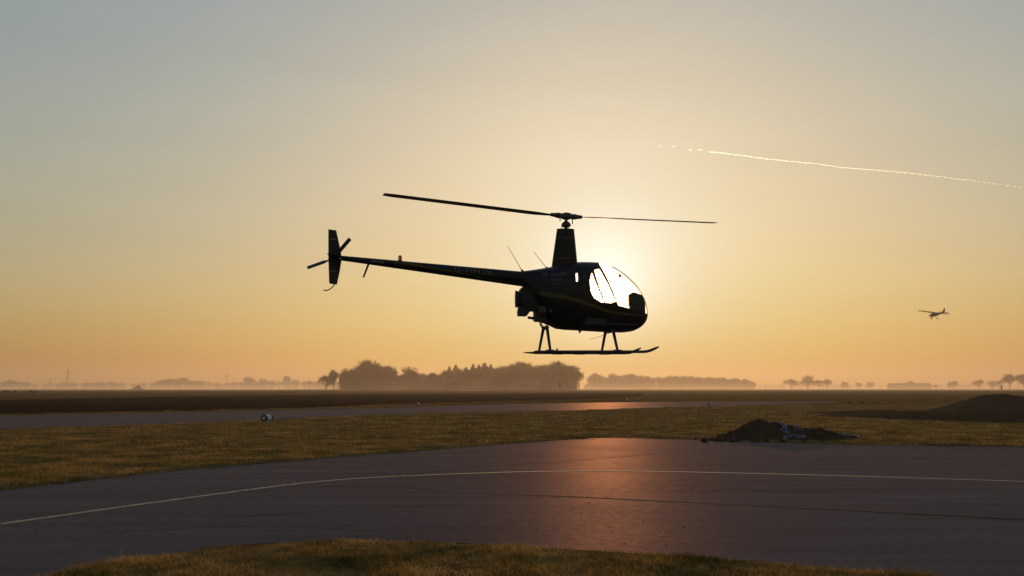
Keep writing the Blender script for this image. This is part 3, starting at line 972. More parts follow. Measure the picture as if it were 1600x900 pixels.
# ------------------------------------------------------------------ runway drums
def drum(px, py, rad, length, yaw, label):
    g = G(px, py)
    r = empty('marker_drum', (g[0], g[1], 0.0), (0, 0, yaw))
    tag(r, label, 'marker', 'runway edge marker drums')
    z = rad + 0.03
    ring = lambda x, q: [(x, q * math.cos(a), z + q * math.sin(a)) for a in np.linspace(0, 2 * math.pi, 28, endpoint=False)]
    h = length / 2
    MB().loft([ring(-h * .62, rad * .93), ring(-h * .55, rad * .99), ring(0, rad * .96), ring(h * .55, rad * .99), ring(h * .62, rad * .93)]).build('drum_body', M['white'], r, True)
    for s in (-1, 1):
        MB().loft([ring(s * h * .58, rad * .9), ring(s * h * .6, rad * 1.02), ring(s * h * .95, rad * 1.0), ring(s * h, rad * .88), ring(s * h, rad * .5), ring(s * h * .86, rad * .48)]).build('rim', M['black'], r, True)
        MB().loft([ring(s * h * .87, rad * .46), ring(s * h * .9, rad * .44), ring(s * h * .93, rad * .2)]).build('end_disc', M['white'], r, True)
        MB().box((s * h * .5, 0, 0.03), (0.06, rad * 1.1, 0.06), None, 0.01).build('foot', M['black'], r)
drum(417, 660, 0.175, 0.5, R(66), 'white marker drum with black rims by the runway edge, nearest one')
drum(653, 634, 0.15, 0.42, R(48), 'small white marker drum beyond the runway, left of the helicopter')
drum(1108, 635, 0.15, 0.42, R(70), 'small white marker drum on the runway edge, right of the helicopter')
drum(979, 627.6, 0.15, 0.42, R(48), 'tiny white marker drum beyond the runway under the sun, left one of two')
drum(996, 627.6, 0.15, 0.42, R(48), 'tiny white marker drum beyond the runway under the sun, right one of two')
for k, (px, py) in enumerate([(1327, 631), (1348, 631), (1367, 631)]):
    g = G(px, py)
    mb = MB().ball((0, 0, 0.05), 0.16, (1.4, 0.8, 0.8), 9, 6)
    rn = random.Random(k)
    mb.V = [(x * rn.uniform(.8, 1.2), y * rn.uniform(.8, 1.2), z * rn.uniform(.8, 1.2)) for x, y, z in mb.V]
    o = mb.build('earth_clod', M['dirt'], None)
    o.location = (g[0], g[1], 0)
    tag(o, 'dark clod of earth lying at the right end of the runway, %s from the left' % ORD[k], 'clod', 'clods at the runway end')

# ================================================================== THE HELICOPTER
HD = 16.5                                   # metres to the rotor mast
YAW, ROLL = R(4.0), R(1.8)
_p = AT(885, 553, HD)
heli = empty('helicopter', tuple(_p))
heli.rotation_mode = 'XYZ'
HM = Matrix.Translation(Vector(_p)) @ Matrix.Rotation(YAW, 4, 'Z') @ Matrix.Rotation(ROLL, 4, 'X')
heli.rotation_euler = HM.to_euler()
tag(heli, 'dark two seat helicopter with yellow stripe hovering in front of the low sun', 'helicopter')
HI = HM.inverted()
HC = HI @ Vector(CC)
def L(px, py, y=0.0):                       # outline point on the helicopter's lengthwise plane y = const -> (x, z)
    d = (HI.to_3x3() @ Vector(ray(px, py)))
    t = (y - HC.y) / d.y
    q = HC + d * t
    return (q.x, q.z)
def L3(px, py, y=0.0):
    x, z = L(px, py, y)
    return Vector((x, y, z))
PXM = HD / FPX                              # metres per photo pixel at the helicopter

# ---- cabin and body shell: lofted sections
top_px = [(1011.6, 489), (1010.6, 480), (1005, 464), (994, 446.4), (980, 432.5), (963, 420), (946.7, 413), (930, 410.3), (910, 409.8), (897, 410.6), (885, 412.5), (863, 417), (840, 420.8), (816, 424)]
bot_px = [(1011.6, 489), (1010.6, 497.5), (1006, 506), (996.7, 513.6), (985.5, 518), (969, 519.6), (946.7, 519), (905, 516.7), (871, 514), (860, 508), (850, 496), (838, 483), (826, 466), (816, 448)]
wid = [(1011.6, 0.0), (1009.5, 0.13), (1005, 0.235), (994, 0.36), (980, 0.45), (963, 0.52), (945, 0.55), (905, 0.56), (875, 0.53), (850, 0.42), (832, 0.28), (816, 0.185)]
XT = L(1011.6, 489)[0]
def tab(pts):
    q = [L(*p) for p in pts]
    s = [math.sqrt(max(0, XT - x)) for x, z in q]
    return s, [z for x, z in q]
ts, tz = tab(top_px)
bs_, bz = tab(bot_px)
ws_ = [math.sqrt(max(0, XT - L(p, 470)[0])) for p, w in wid]
ws_[0] = 0.0
wz = [w for p, w in wid]
SMAX = min(ts[-1], bs_[-1])
def section(s):
    zt, zb, w = float(pchip(ts, tz, s)), float(pchip(bs_, bz, s)), float(pchip(ws_, wz, s))
    return zt, zb, w
NEXP = 2.35
def surf_y(x, z, out=0.004):                # half width of the shell at (x, z)
    s = math.sqrt(max(0.0, XT - x))
    zt, zb, w = section(min(s, SMAX))
    zc, h = (zt + zb) / 2, max(1e-4, (zt - zb) / 2)
    q = min(0.999, abs((z - zc) / h))
    return w * (1 - q ** NEXP) ** (1 / NEXP) + out
NS, NV = 420, 240
ss = np.linspace(0.0, SMAX, NS)
V = []
for s in ss:
    zt, zb, w = section(s)
    zc, h = (zt + zb) / 2, (zt - zb) / 2
    for k in range(NV):
        a = 2 * math.pi * k / NV
        c, sn = math.cos(a), math.sin(a)
        V.append((XT - s * s, -w * math.copysign(abs(c) ** (2 / NEXP), c), zc + h * math.copysign(abs(sn) ** (2 / NEXP), sn)))
V = np.array(V)
I = np.arange(NS * NV).reshape(NS, NV)
J = np.roll(I, -1, 1)
F = np.stack([I[:-1].ravel(), I[1:].ravel(), J[1:].ravel(), J[:-1].ravel()], 1)
cen = V[F].mean(1)
near = cen[:, 1] < 0
def poly_l(pts, y):
    return [L(px, py, y) for px, py in pts]
win_px = [(925.5, 423), (921, 438), (922, 455), (928, 466), (939, 472.5), (952, 474), (961.6, 471.5), (955.6, 458.5), (945.7, 436), (937.5, 418.5), (931, 420)]  # rounded lower edge traces the sun's glare, built into the outline
slot_px = [(900.2, 426), (902.8, 425.5), (902.4, 440.5), (899.6, 441)]
door_px = [(906, 414), (930, 413), (939, 415.5), (947.7, 436), (957.8, 458.5), (965.2, 476), (971, 490), (968, 503), (955, 508), (925, 507), (908, 503), (905, 470)]
WIN, SLOT, DOOR = poly_l(win_px, -0.5), poly_l(slot_px, -0.5), poly_l(door_px, -0.5)
SLOT_FAR = poly_l([(894, 421), (908, 420), (908, 446), (893, 446)], 0.5)
is_win = inpoly(cen[:, 0], cen[:, 2], WIN)
is_slot = inpoly(cen[:, 0], cen[:, 2], SLOT) & near | inpoly(cen[:, 0], cen[:, 2], SLOT_FAR) & ~near & ~is_win
is_door = inpoly(cen[:, 0], cen[:, 2], DOOR) & ~is_win & ~is_slot
pa, pb, pc_, pd = L(938.9, 413.2, -0.45), L(958.4, 458.5, -0.5), L(965.6, 478, -0.5), L(1012, 492, 0.0)
fx = np.interp(cen[:, 2], [pd[1] - 1, pc_[1], pb[1], pa[1], pa[1] + 1], [pc_[0], pc_[0], pb[0], pa[0], pa[0]])
belt = np.interp(cen[:, 0], [pc_[0] - .1, pc_[0], pd[0]], [pc_[1] - .01, pc_[1], pd[1]])
is_ws = (cen[:, 0] > fx) & (cen[:, 2] > belt) & ~is_win & ~is_door & ~is_slot
mid_bow = np.abs(cen[:, 1]) < 0.012
is_bow = is_ws & mid_bow
is_ws = is_ws & ~mid_bow
def piece(name, mask, mat, parent, thick=0.0, push=0.0):
    Fs = F[mask]
    used = np.unique(Fs)
    mp = -np.ones(len(V), int); mp[used] = np.arange(len(used))
    W = V[used].copy()
    o = mesh_obj(name, W, mp[Fs], mat, parent, True)
    bm = bmesh.new(); bm.from_mesh(o.data)
    bmesh.ops.remove_doubles(bm, verts=bm.verts, dist=1e-5)
    bmesh.ops.recalc_face_normals(bm, faces=bm.faces)
    f0 = max(bm.faces, key=lambda f: abs(f.calc_center_median().y))
    c0 = f0.calc_center_median()
    if f0.normal.y * c0.y < 0:
        bmesh.ops.reverse_faces(bm, faces=bm.faces)
    if push:
        for v in bm.verts:
            v.co += v.normal * push
    bm.to_mesh(o.data); bm.free()
    if thick:
        md = o.modifiers.new('shell', 'SOLIDIFY')
        md.thickness = thick
        md.offset = -1
    return o
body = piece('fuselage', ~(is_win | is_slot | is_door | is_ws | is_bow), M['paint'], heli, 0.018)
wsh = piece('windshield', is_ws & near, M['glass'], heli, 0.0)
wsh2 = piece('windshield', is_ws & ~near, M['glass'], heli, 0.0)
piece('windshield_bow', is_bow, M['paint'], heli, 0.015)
for sd, nm in ((near, 'near'), (~near, 'far')):
    d = piece('door', is_door & sd, M['paint'], heli, 0.02, 0.005)
    piece('window', is_win & sd, M['glass'], d)
    piece('rear_window', is_slot & sd, M['glass'], heli)
    sg = -1 if nm == 'near' else 1
    hx, hz_ = L(912, 477, -0.55)
    MB().box((hx, sg * (surf_y(hx, hz_) + 0.02), hz_), (0.11, 0.02, 0.025), None, 0.006).build('handle', M['metal'], d)
    for px_, py_ in ((967, 488), (962, 500)):
        gx, gz = L(px_, py_, -0.5)
        MB().box((gx, sg * (surf_y(gx, gz) + 0.008), gz), (0.06, 0.02, 0.03), None, 0.006).build('hinge', M['paint'], d)

# end of the body shell behind, closed by a frame
zt, zb, w_ = section(SMAX)
ex = XT - SMAX ** 2
MB().loft([[(ex + dx, -w_ * f_ * math.copysign(abs(math.cos(a)) ** .85, math.cos(a)), (zt + zb) / 2 + (zt - zb) / 2 * f_ * math.copysign(abs(math.sin(a)) ** .85, math.sin(a))) for a in np.linspace(0, 2 * math.pi, 40, endpoint=False)] for dx, f_ in ((0.02, 0.97), (0.0, 0.97))]).build('rear_bulkhead', M['paint'], heli)
# cabin rear wall so the engine bay stays dark
bx = L(889.5, 450, 0)[0]
zt, zb, w_ = section(math.sqrt(XT - bx))
MB().loft([[(bx + dx, -w_ * .97 * math.copysign(abs(math.cos(a)) ** .85, math.cos(a)), (zt + zb) / 2 + (zt - zb) / 2 * .97 * math.copysign(abs(math.sin(a)) ** .85, math.sin(a))) for a in np.linspace(0, 2 * math.pi, 48, endpoint=False)] for dx in (-0.012, 0.012)]).build('cabin_rear_wall', M['interior'], heli)
# cabin floor
fz_ = L(950, 508, 0)[1]
MB().box(((L(905, 500)[0] + L(990, 500)[0]) / 2, 0, fz_), (L(990, 500)[0] - L(905, 500)[0], 0.8, 0.03)).build('cabin_floor', M['interior'], heli)
# seats
for sg in (-1, 1):
    y = sg * 0.25
    s = empty('seat', (0, 0, 0)); s.parent = heli
    cx, cz = L(930, 490, y)
    MB().box((cx, y, cz - 0.06), (0.46, 0.44, 0.12), Matrix.Rotation(R(-5), 3, 'Y'), 0.03).build('cushion', M['interior'], s, True)
    cx, cz = L(912, 467, y)
    MB().box((cx, y, cz), (0.1, 0.42, 0.5), Matrix.Rotation(R(-10), 3, 'Y'), 0.035).build('backrest', M['interior'], s, True)
    MB().box((L(916, 500)[0] + .12, y, fz_ + 0.06), (0.42, 0.42, 0.13), None, 0.01).build('seat_box', M['interior'], s)
# instrument console
con = [L(*p) for p in [(982.5, 465.5), (984.5, 458), (987, 457), (1001, 462), (1004, 467), (1005.6, 478), (1006, 491), (998, 505), (985, 507), (980, 500), (984.5, 479), (983.5, 472)]]
c_ = MB().prism(con, -0.15, 0.15).build('instrument_console', M['interior'], heli)
for k in range(6):
    gx, gz = L(982.3 + 0.2 * (k // 2), 462 + 6 * (k // 2))
    MB().tube([(gx - 0.004, -0.07 + 0.14 * (k % 2), gz), (gx + 0.03, -0.07 + 0.14 * (k % 2), gz)], 0.035, 14).build('gauge', M['black'], c_)
# cyclic stick, low in the cabin
a_, b_ = L3(962, 505), L3(958, 486)
MB().tube([a_, a_ + Vector((0.02, 0, .1)), b_], 0.014, 8).build('cyclic_stick', M['black'], heli)
# small outside-air thermometer on the windshield
ox, oz = L(966.8, 432, -0.3)
oy = -surf_y(ox, oz, 0.0)
MB().tube([(ox, oy + 0.03, oz), (ox, oy - 0.03, oz)], 0.03, 12).tube([(ox, oy - .02, oz - .02), (ox - .01, oy - .02, oz + .055)], 0.012, 8).build('air_thermometer', M['black'], heli, True)

# ---- yellow stripe along the side and lettering, laid on the shell
def side_strip(name, upper, lower, mat, sg=-1, parent=None, out=0.006):
    rows = []
    n = 40
    us, ls = np.array(upper, float), np.array(lower, float)
    t = np.linspace(0, 1, n)
    for q in t:
        px = us[0, 0] + (us[-1, 0] - us[0, 0]) * q
        yu, yl = np.interp(px, us[:, 0], us[:, 1]), np.interp(px, ls[:, 0], ls[:, 1])
        r_ = []
        for v in np.linspace(0, 1, 4):
            x_, z_ = L(px, yu + (yl - yu) * v, -0.5 if px < 985 else -0.5 + 0.5 * (px - 985) / 26)
            r_.append((x_, sg * surf_y(x_, z_, out), z_))
        rows.append(r_)
    return MB().loft(rows, False, False).build(name, mat, parent or heli, True)
for sg in (-1, 1):
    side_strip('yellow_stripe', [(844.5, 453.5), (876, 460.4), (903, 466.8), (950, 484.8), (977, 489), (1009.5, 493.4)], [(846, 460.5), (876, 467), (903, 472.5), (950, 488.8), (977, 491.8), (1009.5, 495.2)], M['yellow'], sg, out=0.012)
def text_mesh(body_, size):
    cu = bpy.data.curves.new('lettering', 'FONT')
    cu.body, cu.size = body_, size
    cu.resolution_u = 3
    cu.fill_mode = 'FRONT'
    ob = bpy.data.objects.new('lettering', cu)
    col.objects.link(ob)
    bpy.context.view_layer.update()
    me_ = bpy.data.meshes.new_from_object(ob.evaluated_get(bpy.context.evaluated_depsgraph_get()))
    bpy.data.objects.remove(ob)
    bpy.data.curves.remove(cu)
    bm = bmesh.new(); bm.from_mesh(me_)
    bmesh.ops.subdivide_edges(bm, edges=[e for e in bm.edges if e.calc_length() > size * .2], cuts=2)
    bmesh.ops.triangulate(bm, faces=bm.faces)
    V_ = [tuple(v.co) for v in bm.verts]
    bm.verts.index_update()
    F_ = [[v.index for v in f.verts] for f in bm.faces]
    bm.free()
    bpy.data.meshes.remove(me_)
    w = max(v[0] for v in V_)
    return V_, F_, w
def lettering(txt, mat, parent, place, width, size):
    V_, F_, w = text_mesh(txt, size)
    k = width / w
    mesh_obj('lettering', [place(x * k, y_) for x, y_, z in V_], F_, mat, parent)
def on_shell(px, py, slope=0.0, out=0.006):
    x0, z0 = L(px, py, -0.45)
    def f(u_, v_):
        x_, z_ = x0 + u_, z0 + v_ + slope * u_
        return (x_, -surf_y(x_, z_, out), z_)
    return f
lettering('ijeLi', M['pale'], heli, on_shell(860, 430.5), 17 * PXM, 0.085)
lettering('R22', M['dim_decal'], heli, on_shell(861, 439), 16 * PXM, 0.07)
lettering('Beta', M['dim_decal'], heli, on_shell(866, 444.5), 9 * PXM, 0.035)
for (a0, a1, y0, y1) in ((849, 857, 424.4, 425.6), (850, 858, 428.2, 429.4), (877, 888, 424.2, 425.4), (878, 886, 428, 429.2)):
    side_strip('decal_bar', [(a0, y0), (a1, y0)], [(a0, y1), (a1, y1)], M['pale'], out=0.006)

# ---- mast fairing and rotor
def airfoil_ring(x0, x1, hw_, z0, z1, n=28):
    r_ = []
    for k in range(n):
        a = 2 * math.pi * k / n
        t = 0.5 + 0.5 * math.cos(a)
        hy = hw_ * abs(math.sin(a)) ** 0.8 * (0.65 + 0.35 * t)
        r_.append((x0 + (x1 - x0) * t, math.copysign(hy, math.sin(a)), z0 + (z1 - z0) * t))
    return r_
TL, TRr, BR, BL_ = L(870.2, 357.6), L(897, 358.3), L(902.5, 415), L(861.2, 421)
rings = []
for q in np.linspace(0, 1, 7):
    x0, z0 = BL_[0] + (TL[0] - BL_[0]) * q, BL_[1] + (TL[1] - BL_[1]) * q
    x1, z1 = BR[0] + (TRr[0] - BR[0]) * q, BR[1] + (TRr[1] - BR[1]) * q
    rings.append(airfoil_ring(x0, x1, 0.13 - 0.035 * q, z0, z1))
fair = MB().loft(rings).build('mast_fairing', M['paint'], heli, True)
def on_mast(px, py):
    x0, z0 = L(px, py, -0.1)
    return lambda u_, v_: (x0 + u_, -0.118 - 0.012, z0 + v_)
lettering('ijeLi', M['pale'], fair, on_mast(878.5, 373.2), 9 * PXM, 0.04)
for (px_, py_, w_) in ((872.5, 371.3, 5), (889, 371.3, 6), (867.5, 403.2, 29)):
    x0, z0 = L(px_, py_, -0.13)
    MB().box((x0 + w_ * PXM / 2, -0.136, z0), (w_ * PXM, 0.003, 0.012)).build('decal_bar', M['dim_decal'], fair)
hub = L3(885, 338.2)
mast_b = L3(883.8, 360)
rm = MB().tube([mast_b, hub], 0.032, 12).build('rotor_mast', M['metal'], heli, True)
swz = L3(884.5, 351)
MB().tube([swz + Vector((0, 0, -.055)), swz + Vector((0, 0, -.02)), swz + Vector((0, 0, .03)), swz + Vector((0, 0, .06))], [0.06, 0.088, 0.085, 0.05], 16).build('swashplate', M['metal'], heli, True)
MB().tube([swz + Vector((0, 0, -.03)), swz + Vector((0, 0, -.0))], 0.1, 16).build('swashplate_ring', M['metal'], heli, True)
for a in (40, 160, 280):
    q = Vector((math.cos(R(a)), math.sin(R(a)), 0))
    MB().tube([swz + q * .085 + Vector((0, 0, -.12)), swz + q * .088], 0.009, 6).build('control_rod', M['metal'], heli)
# rotor disc: hub bar direction from the two blade tips
HUBW = HM @ hub
def tip_dir(px, py, far):
    d = Vector(ray(px, py)).normalized()
    oc = Vector(CC) - HUBW
    b2, c2 = d.dot(oc), oc.dot(oc) - 3.83 ** 2
    t = -b2 + (1 if far else -1) * math.sqrt(max(0.0, b2 * b2 - c2))
    return (HI.to_3x3() @ (Vector(CC) + d * t - HUBW)).normalized()
D1, D2 = tip_dir(600, 303, False), tip_dir(1116.5, 348.3, True)
MB().ball(hub + Vector((0, 0, .005)), 0.1, (1.35, 1, 0.78), 16, 10).tube([hub - D1 * -.12, hub + D2 * .12], 0.05, 12).build('rotor_hub', M['metal'], heli, True)
for q in (D1, D2):
    up_ = Vector((0, 0, 1))
    side = up_.cross(q).normalized()                 # leading side, rotor turns counter-clockwise
    nrm = q.cross(side).normalized()
    bl = empty('rotor_blade', (0, 0, 0)); bl.parent = heli
    MB().tube([hub + q * .06, hub + q * .19, hub + q * .26, hub + q * .36], [0.05, 0.06, 0.045, 0.035], 12).build('blade_grip', M['metal'], bl, True)
    MB().tube([hub + q * .2 + side * .1, hub + q * .2 + side * .1 + Vector((0, 0, -.13))], 0.012, 6).build('pitch_link', M['metal'], bl)
    MB().box(hub + q * .2 + side * .06, (0.05, 0.12, 0.03), Matrix((q, side, nrm)).transposed(), 0.006).build('pitch_horn', M['metal'], bl)
    rings = []
    chord = 0.2
    for t in np.linspace(0.34, 3.83, 24):
        tw = R(8.0 - 3.0 * t / 3.83)
        e1 = side * math.cos(tw) + nrm * math.sin(tw)
        e2 = nrm * math.cos(tw) - side * math.sin(tw)
        ch = chord * (0.55 + 0.45 * min(1, (t - .34) / .35)) * (1.0 if t < 3.76 else 0.8)
        r_ = []
        for k in range(16):
            a = 2 * math.pi * k / 16
            cx = 0.5 + 0.5 * math.cos(a)
            th = 0.085 * abs(math.sin(a)) ** 1.1 * (0.35 + 0.65 * cx)
            r_.append(hub + q * t + e1 * (cx - .7) * ch + e2 * math.copysign(th * ch, math.sin(a)))
        rings.append(r_)
    MB().loft(rings).build('blade', M['blade'], bl, True)

# ---- tail
t0, t1 = L3(822, 436.7), L3(533.5, 403.3)
r0, r1 = 11.9 * PXM, 3.9 * PXM * .98
boom = MB().tube([t0 + (t1 - t0) * q for q in np.linspace(0, 1, 16)], [r0 + (r1 - r0) * q for q in np.linspace(0, 1, 16)], 32).build('tail_boom', M['paint'], heli, True)
for q in (0.0, 0.23, 0.47, 0.71, 0.97):
    c_ = t0 + (t1 - t0) * q
    rr_ = r0 + (r1 - r0) * q
    ax = (t1 - t0).normalized()
    MB().tube([c_ - ax * .012, c_ + ax * .012], rr_ + 0.003, 32).build('boom_joint', M['paint'], boom, True)
def on_boom(px, v, out=0.003):
    x_ = L(px, 430, -0.1)[0]
    q = (x_ - t0.x) / (t1.x - t0.x)
    c_, rr_ = t0 + (t1 - t0) * q, r0 + (r1 - r0) * q + out
    v = max(-0.98, min(0.98, v))
    return Vector((x_, -rr_ * math.sqrt(1 - v * v), c_.z + rr_ * v))
def boom_text(px, v0, out=0.004):
    xa = L(px, 425, -0.1)[0]
    def f(u_, v_):
        x_ = xa + u_
        q = (x_ - t0.x) / (t1.x - t0.x)
        c_, rr_ = t0 + (t1 - t0) * q, r0 + (r1 - r0) * q + out
        z_ = rr_ * v0 + v_
        z_ = max(-rr_ * .97, min(rr_ * .97, z_))
        return (x_, -math.sqrt(rr_ * rr_ - z_ * z_), c_.z + z_)
    return f
lettering('D-HFUX', M['dim_decal'], boom, boom_text(709, -0.12), 61 * PXM, 0.145)
rows = []
for q in np.linspace(0, 1, 40):
    px_ = 604 + (800 - 604) * q
    up_v = np.interp(q, [0, .12, .45, .8, 1], [0.9, 0.75, 0.0, -0.55, -0.75])
    dn_v = np.interp(q, [0, .12, .45, .8, 1], [0.6, 0.2, -0.3, -0.68, -0.8])
    rows.append([on_boom(px_, up_v + (dn_v - up_v) * k / 3) for k in range(4)])
MB().loft(rows, False, False).build('boom_stripe', M['yellow'], boom, True)
rows = [[on_boom(579 + 21 * q, .35 - .6 * k / 3) for k in range(4)] for q in np.linspace(0, 1, 12)]
MB().loft(rows, False, False).build('decal_bar', M['dim_decal'], boom, True)
def fin(name, poly_px, th, mat, y=0.0):
    pl = [L(px, py, y) for px, py in poly_px]
    cx = sum(p[0] for p in pl) / len(pl)
    cz = sum(p[1] for p in pl) / len(pl)
    mb = MB()
    n = len(pl)
    ins = [((p[0] - cx) * .8 + cx, (p[1] - cz) * .96 + cz) for p in pl]
    V_ = [(x_, y, z_) for x_, z_ in pl] + [(x_, y - th, z_) for x_, z_ in ins] + [(x_, y + th, z_) for x_, z_ in ins]
    F_ = []
    for k in range(n):
        j = (k + 1) % n
        F_ += [(k, j, n + j, n + k), (k, j, 2 * n + j, 2 * n + k)]
    F_ += [tuple(range(n, 2 * n)), tuple(range(2 * n, 3 * n))]
    return mb.add(V_, F_).build(name, mat, heli)
fu = fin('upper_fin', [(513, 358.2), (525.4, 359.8), (532.4, 392), (534, 404), (513, 403)], 0.016, M['paint'])
fl = fin('lower_fin', [(513, 403.2), (534, 404.2), (530.8, 425), (526.3, 445), (514.3, 443)], 0.016, M['paint'])
for f_, y_ in ((fu, 373.5), (fl, 424)):
    x0, z0 = L(515.5, y_, -0.02)
    MB().box((x0 + 0.06, -0.019, z0), (0.12, 0.004, 0.03)).build('decal_bar', M['dim_decal'], f_)
hs = L3(524.5, 402.5)
MB().loft([[(hs.x + (0.5 * math.cos(a)) * c_, y_, hs.z + 0.05 * math.sin(a) * c_) for a in np.linspace(0, 2 * math.pi, 20, endpoint=False)] for y_, c_ in ((0.0, .2), (-.3, .19), (-.58, .17), (-.6, .13))]).build('horizontal_stabilizer', M['paint'], heli, True)
gb = L3(521, 403.6)
MB().ball(gb + Vector((0, .05, 0)), 0.075, (1.5, 1.1, 0.9)).tube([gb, gb + Vector((0, .22, 0))], 0.035, 10).build('tail_gearbox', M['metal'], heli, True)
th_ = L3(520, 404.5, 0.22)
tr_ = empty('tail_rotor', (0, 0, 0)); tr_.parent = heli
MB().tube([th_ - Vector((0, .03, 0)), th_ + Vector((0, .03, 0))], 0.045, 12).build('hub', M['metal'], tr_, True)
for (px_, py_) in ((486, 416.5), (550, 369.5)):
    e = L3(px_, py_, 0.22)
    q = (e - th_).normalized()
    ln = 0.535
    sd_ = Vector((0, 1, 0)).cross(q).normalized()
    rings = []
    for t in np.linspace(0.05, ln, 8):
        ch = 0.08 if t > 0.14 else 0.04
        rings.append([th_ + q * t + (sd_ * math.cos(.45) + Vector((0, 1, 0)) * math.sin(.45)) * (math.cos(a) * ch / 2) + Vector((0, 1, 0)) * (0.012 * math.sin(a)) for a in np.linspace(0, 2 * math.pi, 14, endpoint=False)])
    MB().loft(rings).build('blade', M['blade'], tr_, True)
gpts = [L3(522, 443.5), L3(521.6, 446), L3(519, 449), L3(514, 452.8), L3(509.5, 454), L3(505.3, 453)]
MB().tube(gpts, 0.011, 8).build('tail_skid', M['skid'], heli, True)
bc0 = L3(625, 408.6); bc1 = L3(625.2, 399)
MB().tube([bc0, bc0 + (bc1 - bc0) * .3], 0.042, 14).build('beacon_base', M['black'], heli, True)
MB().tube([bc0 + (bc1 - bc0) * .3, bc0 + (bc1 - bc0) * .8, bc1], [0.038, 0.036, 0.018], 14).build('beacon_light', M['red'], heli, True)
MB().tube([L3(576, 412), L3(567.8, 433.5)], [0.022, 0.017], 8).build('boom_antenna', M['black'], heli, True)
for a0, a1, bs0 in (((793, 384), (814.5, 421), (818, 426)), ((834, 393.6), (853, 417.5), (856, 420))):
    an = MB().tube([L3(*a0), L3(*a1)], [0.004, 0.007], 6)
    an.tube([L3(*a1), L3(*bs0)], [0.014, 0.035], 8)
    an.build('whip_antenna', M['black'], heli)

# ---- engine bay under the tail boom
e_ = empty('engine', (0, 0, 0)); e_.parent = heli
def ebox(name, px0, py0, px1, py1, hw_, mat, bev=0.02, y=0.0):
    x0, z1 = L(px0, py0); x1, z0 = L(px1, py1)
    MB().box(((x0 + x1) / 2, y, (z0 + z1) / 2), (abs(x1 - x0), 2 * hw_, abs(z1 - z0)), None, bev).build(name, mat, e_, True)
ebox('crankcase', 834, 466, 872, 503, 0.17, M['metal'])
for k, px_ in enumerate((838, 853)):
    for sg in (-1, 1):
        c_ = L3(px_ + 7, 486, 0)
        for q in range(6):
            MB().box((c_.x, sg * (0.19 + q * 0.028), c_.z), (0.15, 0.012, 0.16), None, 0.004).build('cooling_fin', M['metal'], e_)
        MB().box((c_.x, sg * 0.385, c_.z), (0.14, 0.06, 0.12), None, 0.02).build('rocker_cover', M['metal'], e_, True)
fc0, fc1 = L3(813, 469.5), L3(829, 468)
MB().tube([fc0, fc0 + (fc1 - fc0) * .15, fc1], [0.22, 0.245, 0.24], 28).build('fan_scroll', M['black'], e_, True)
MB().tube([L3(805.3, 467.5), L3(806.5, 467.5), L3(813.2, 468)], [0.175, 0.172, 0.15], 28).build('fan_intake', M['black'], e_, True)
q0 = [L(*p) for p in [(810, 480), (824, 478), (827, 487), (822.5, 493.8), (809.5, 493.5), (808.7, 488)]]
MB().prism(q0, -0.2, 0.2).build('scroll_chute', M['black'], e_)
MB().prism([L(*p) for p in [(813, 451), (836, 450), (848, 470), (840, 486), (827, 486), (813, 478)]], -0.24, 0.24).build('cooling_shroud', M['paint'], e_)
MB().tube([L3(824.5, 496, -0.1), L3(838, 498, -0.1), L3(858, 501, -0.1)], [0.027, 0.03, 0.045], 12).build('exhaust_pipe', M['metal'], e_, True)
MB().tube([L3(848, 499, 0.0), L3(869, 507, 0.0)], [0.07, 0.075], 14).build('muffler', M['metal'], e_, True)
ebox('carburettor_box', 843, 486, 853, 494, 0.1, M['metal'], 0.01)
ebox('battery_box', 868, 500, 880, 511, 0.16, M['metal'], 0.01)
for (p, y_) in (([(837, 480), (840, 493), (846, 499)], -.12), ([(832, 478), (836, 487), (842, 489)], .1), ([(855, 486), (853, 492), (848, 497)], -.2), ([(841, 495), (846, 511), (850, 514)], -.22), ([(843, 495), (848, 511), (853, 514)], .22), ([(850, 505), (858, 508), (868, 513), (884, 515)], -.18)):
    MB().tube([L3(a, b_, y_) for a, b_ in p], 0.012, 6).build('hose', M['black'], e_)
for y_ in (-0.16, 0.16):
    MB().tube([L3(839.5, 483, y_), L3(844, 508, y_), L3(848, 513, y_)], 0.011, 6).build('frame_tube', M['skid'], e_)
    MB().tube([L3(848, 513, y_), L3(856, 507, y_), L3(872, 513.5, y_)], 0.012, 6).build('frame_tube', M['skid'], e_)
    MB().tube([L3(819, 437, y_ * .6), L3(836, 462, y_)], 0.012, 6).build('frame_tube', M['skid'], e_)
# belly details
MB().prism([L(*p) for p in [(904, 515), (909.5, 515.5), (906.8, 519.8), (904.6, 521.6)]], -0.012, 0.012).build('belly_antenna', M['black'], heli)
MB().tube([L3(920.5, 531, -.1), L3(944, 523.6, -.1), L3(957, 519, -.1)], [0.004, 0.005, 0.006], 6).build('wire_antenna', M['black'], heli)

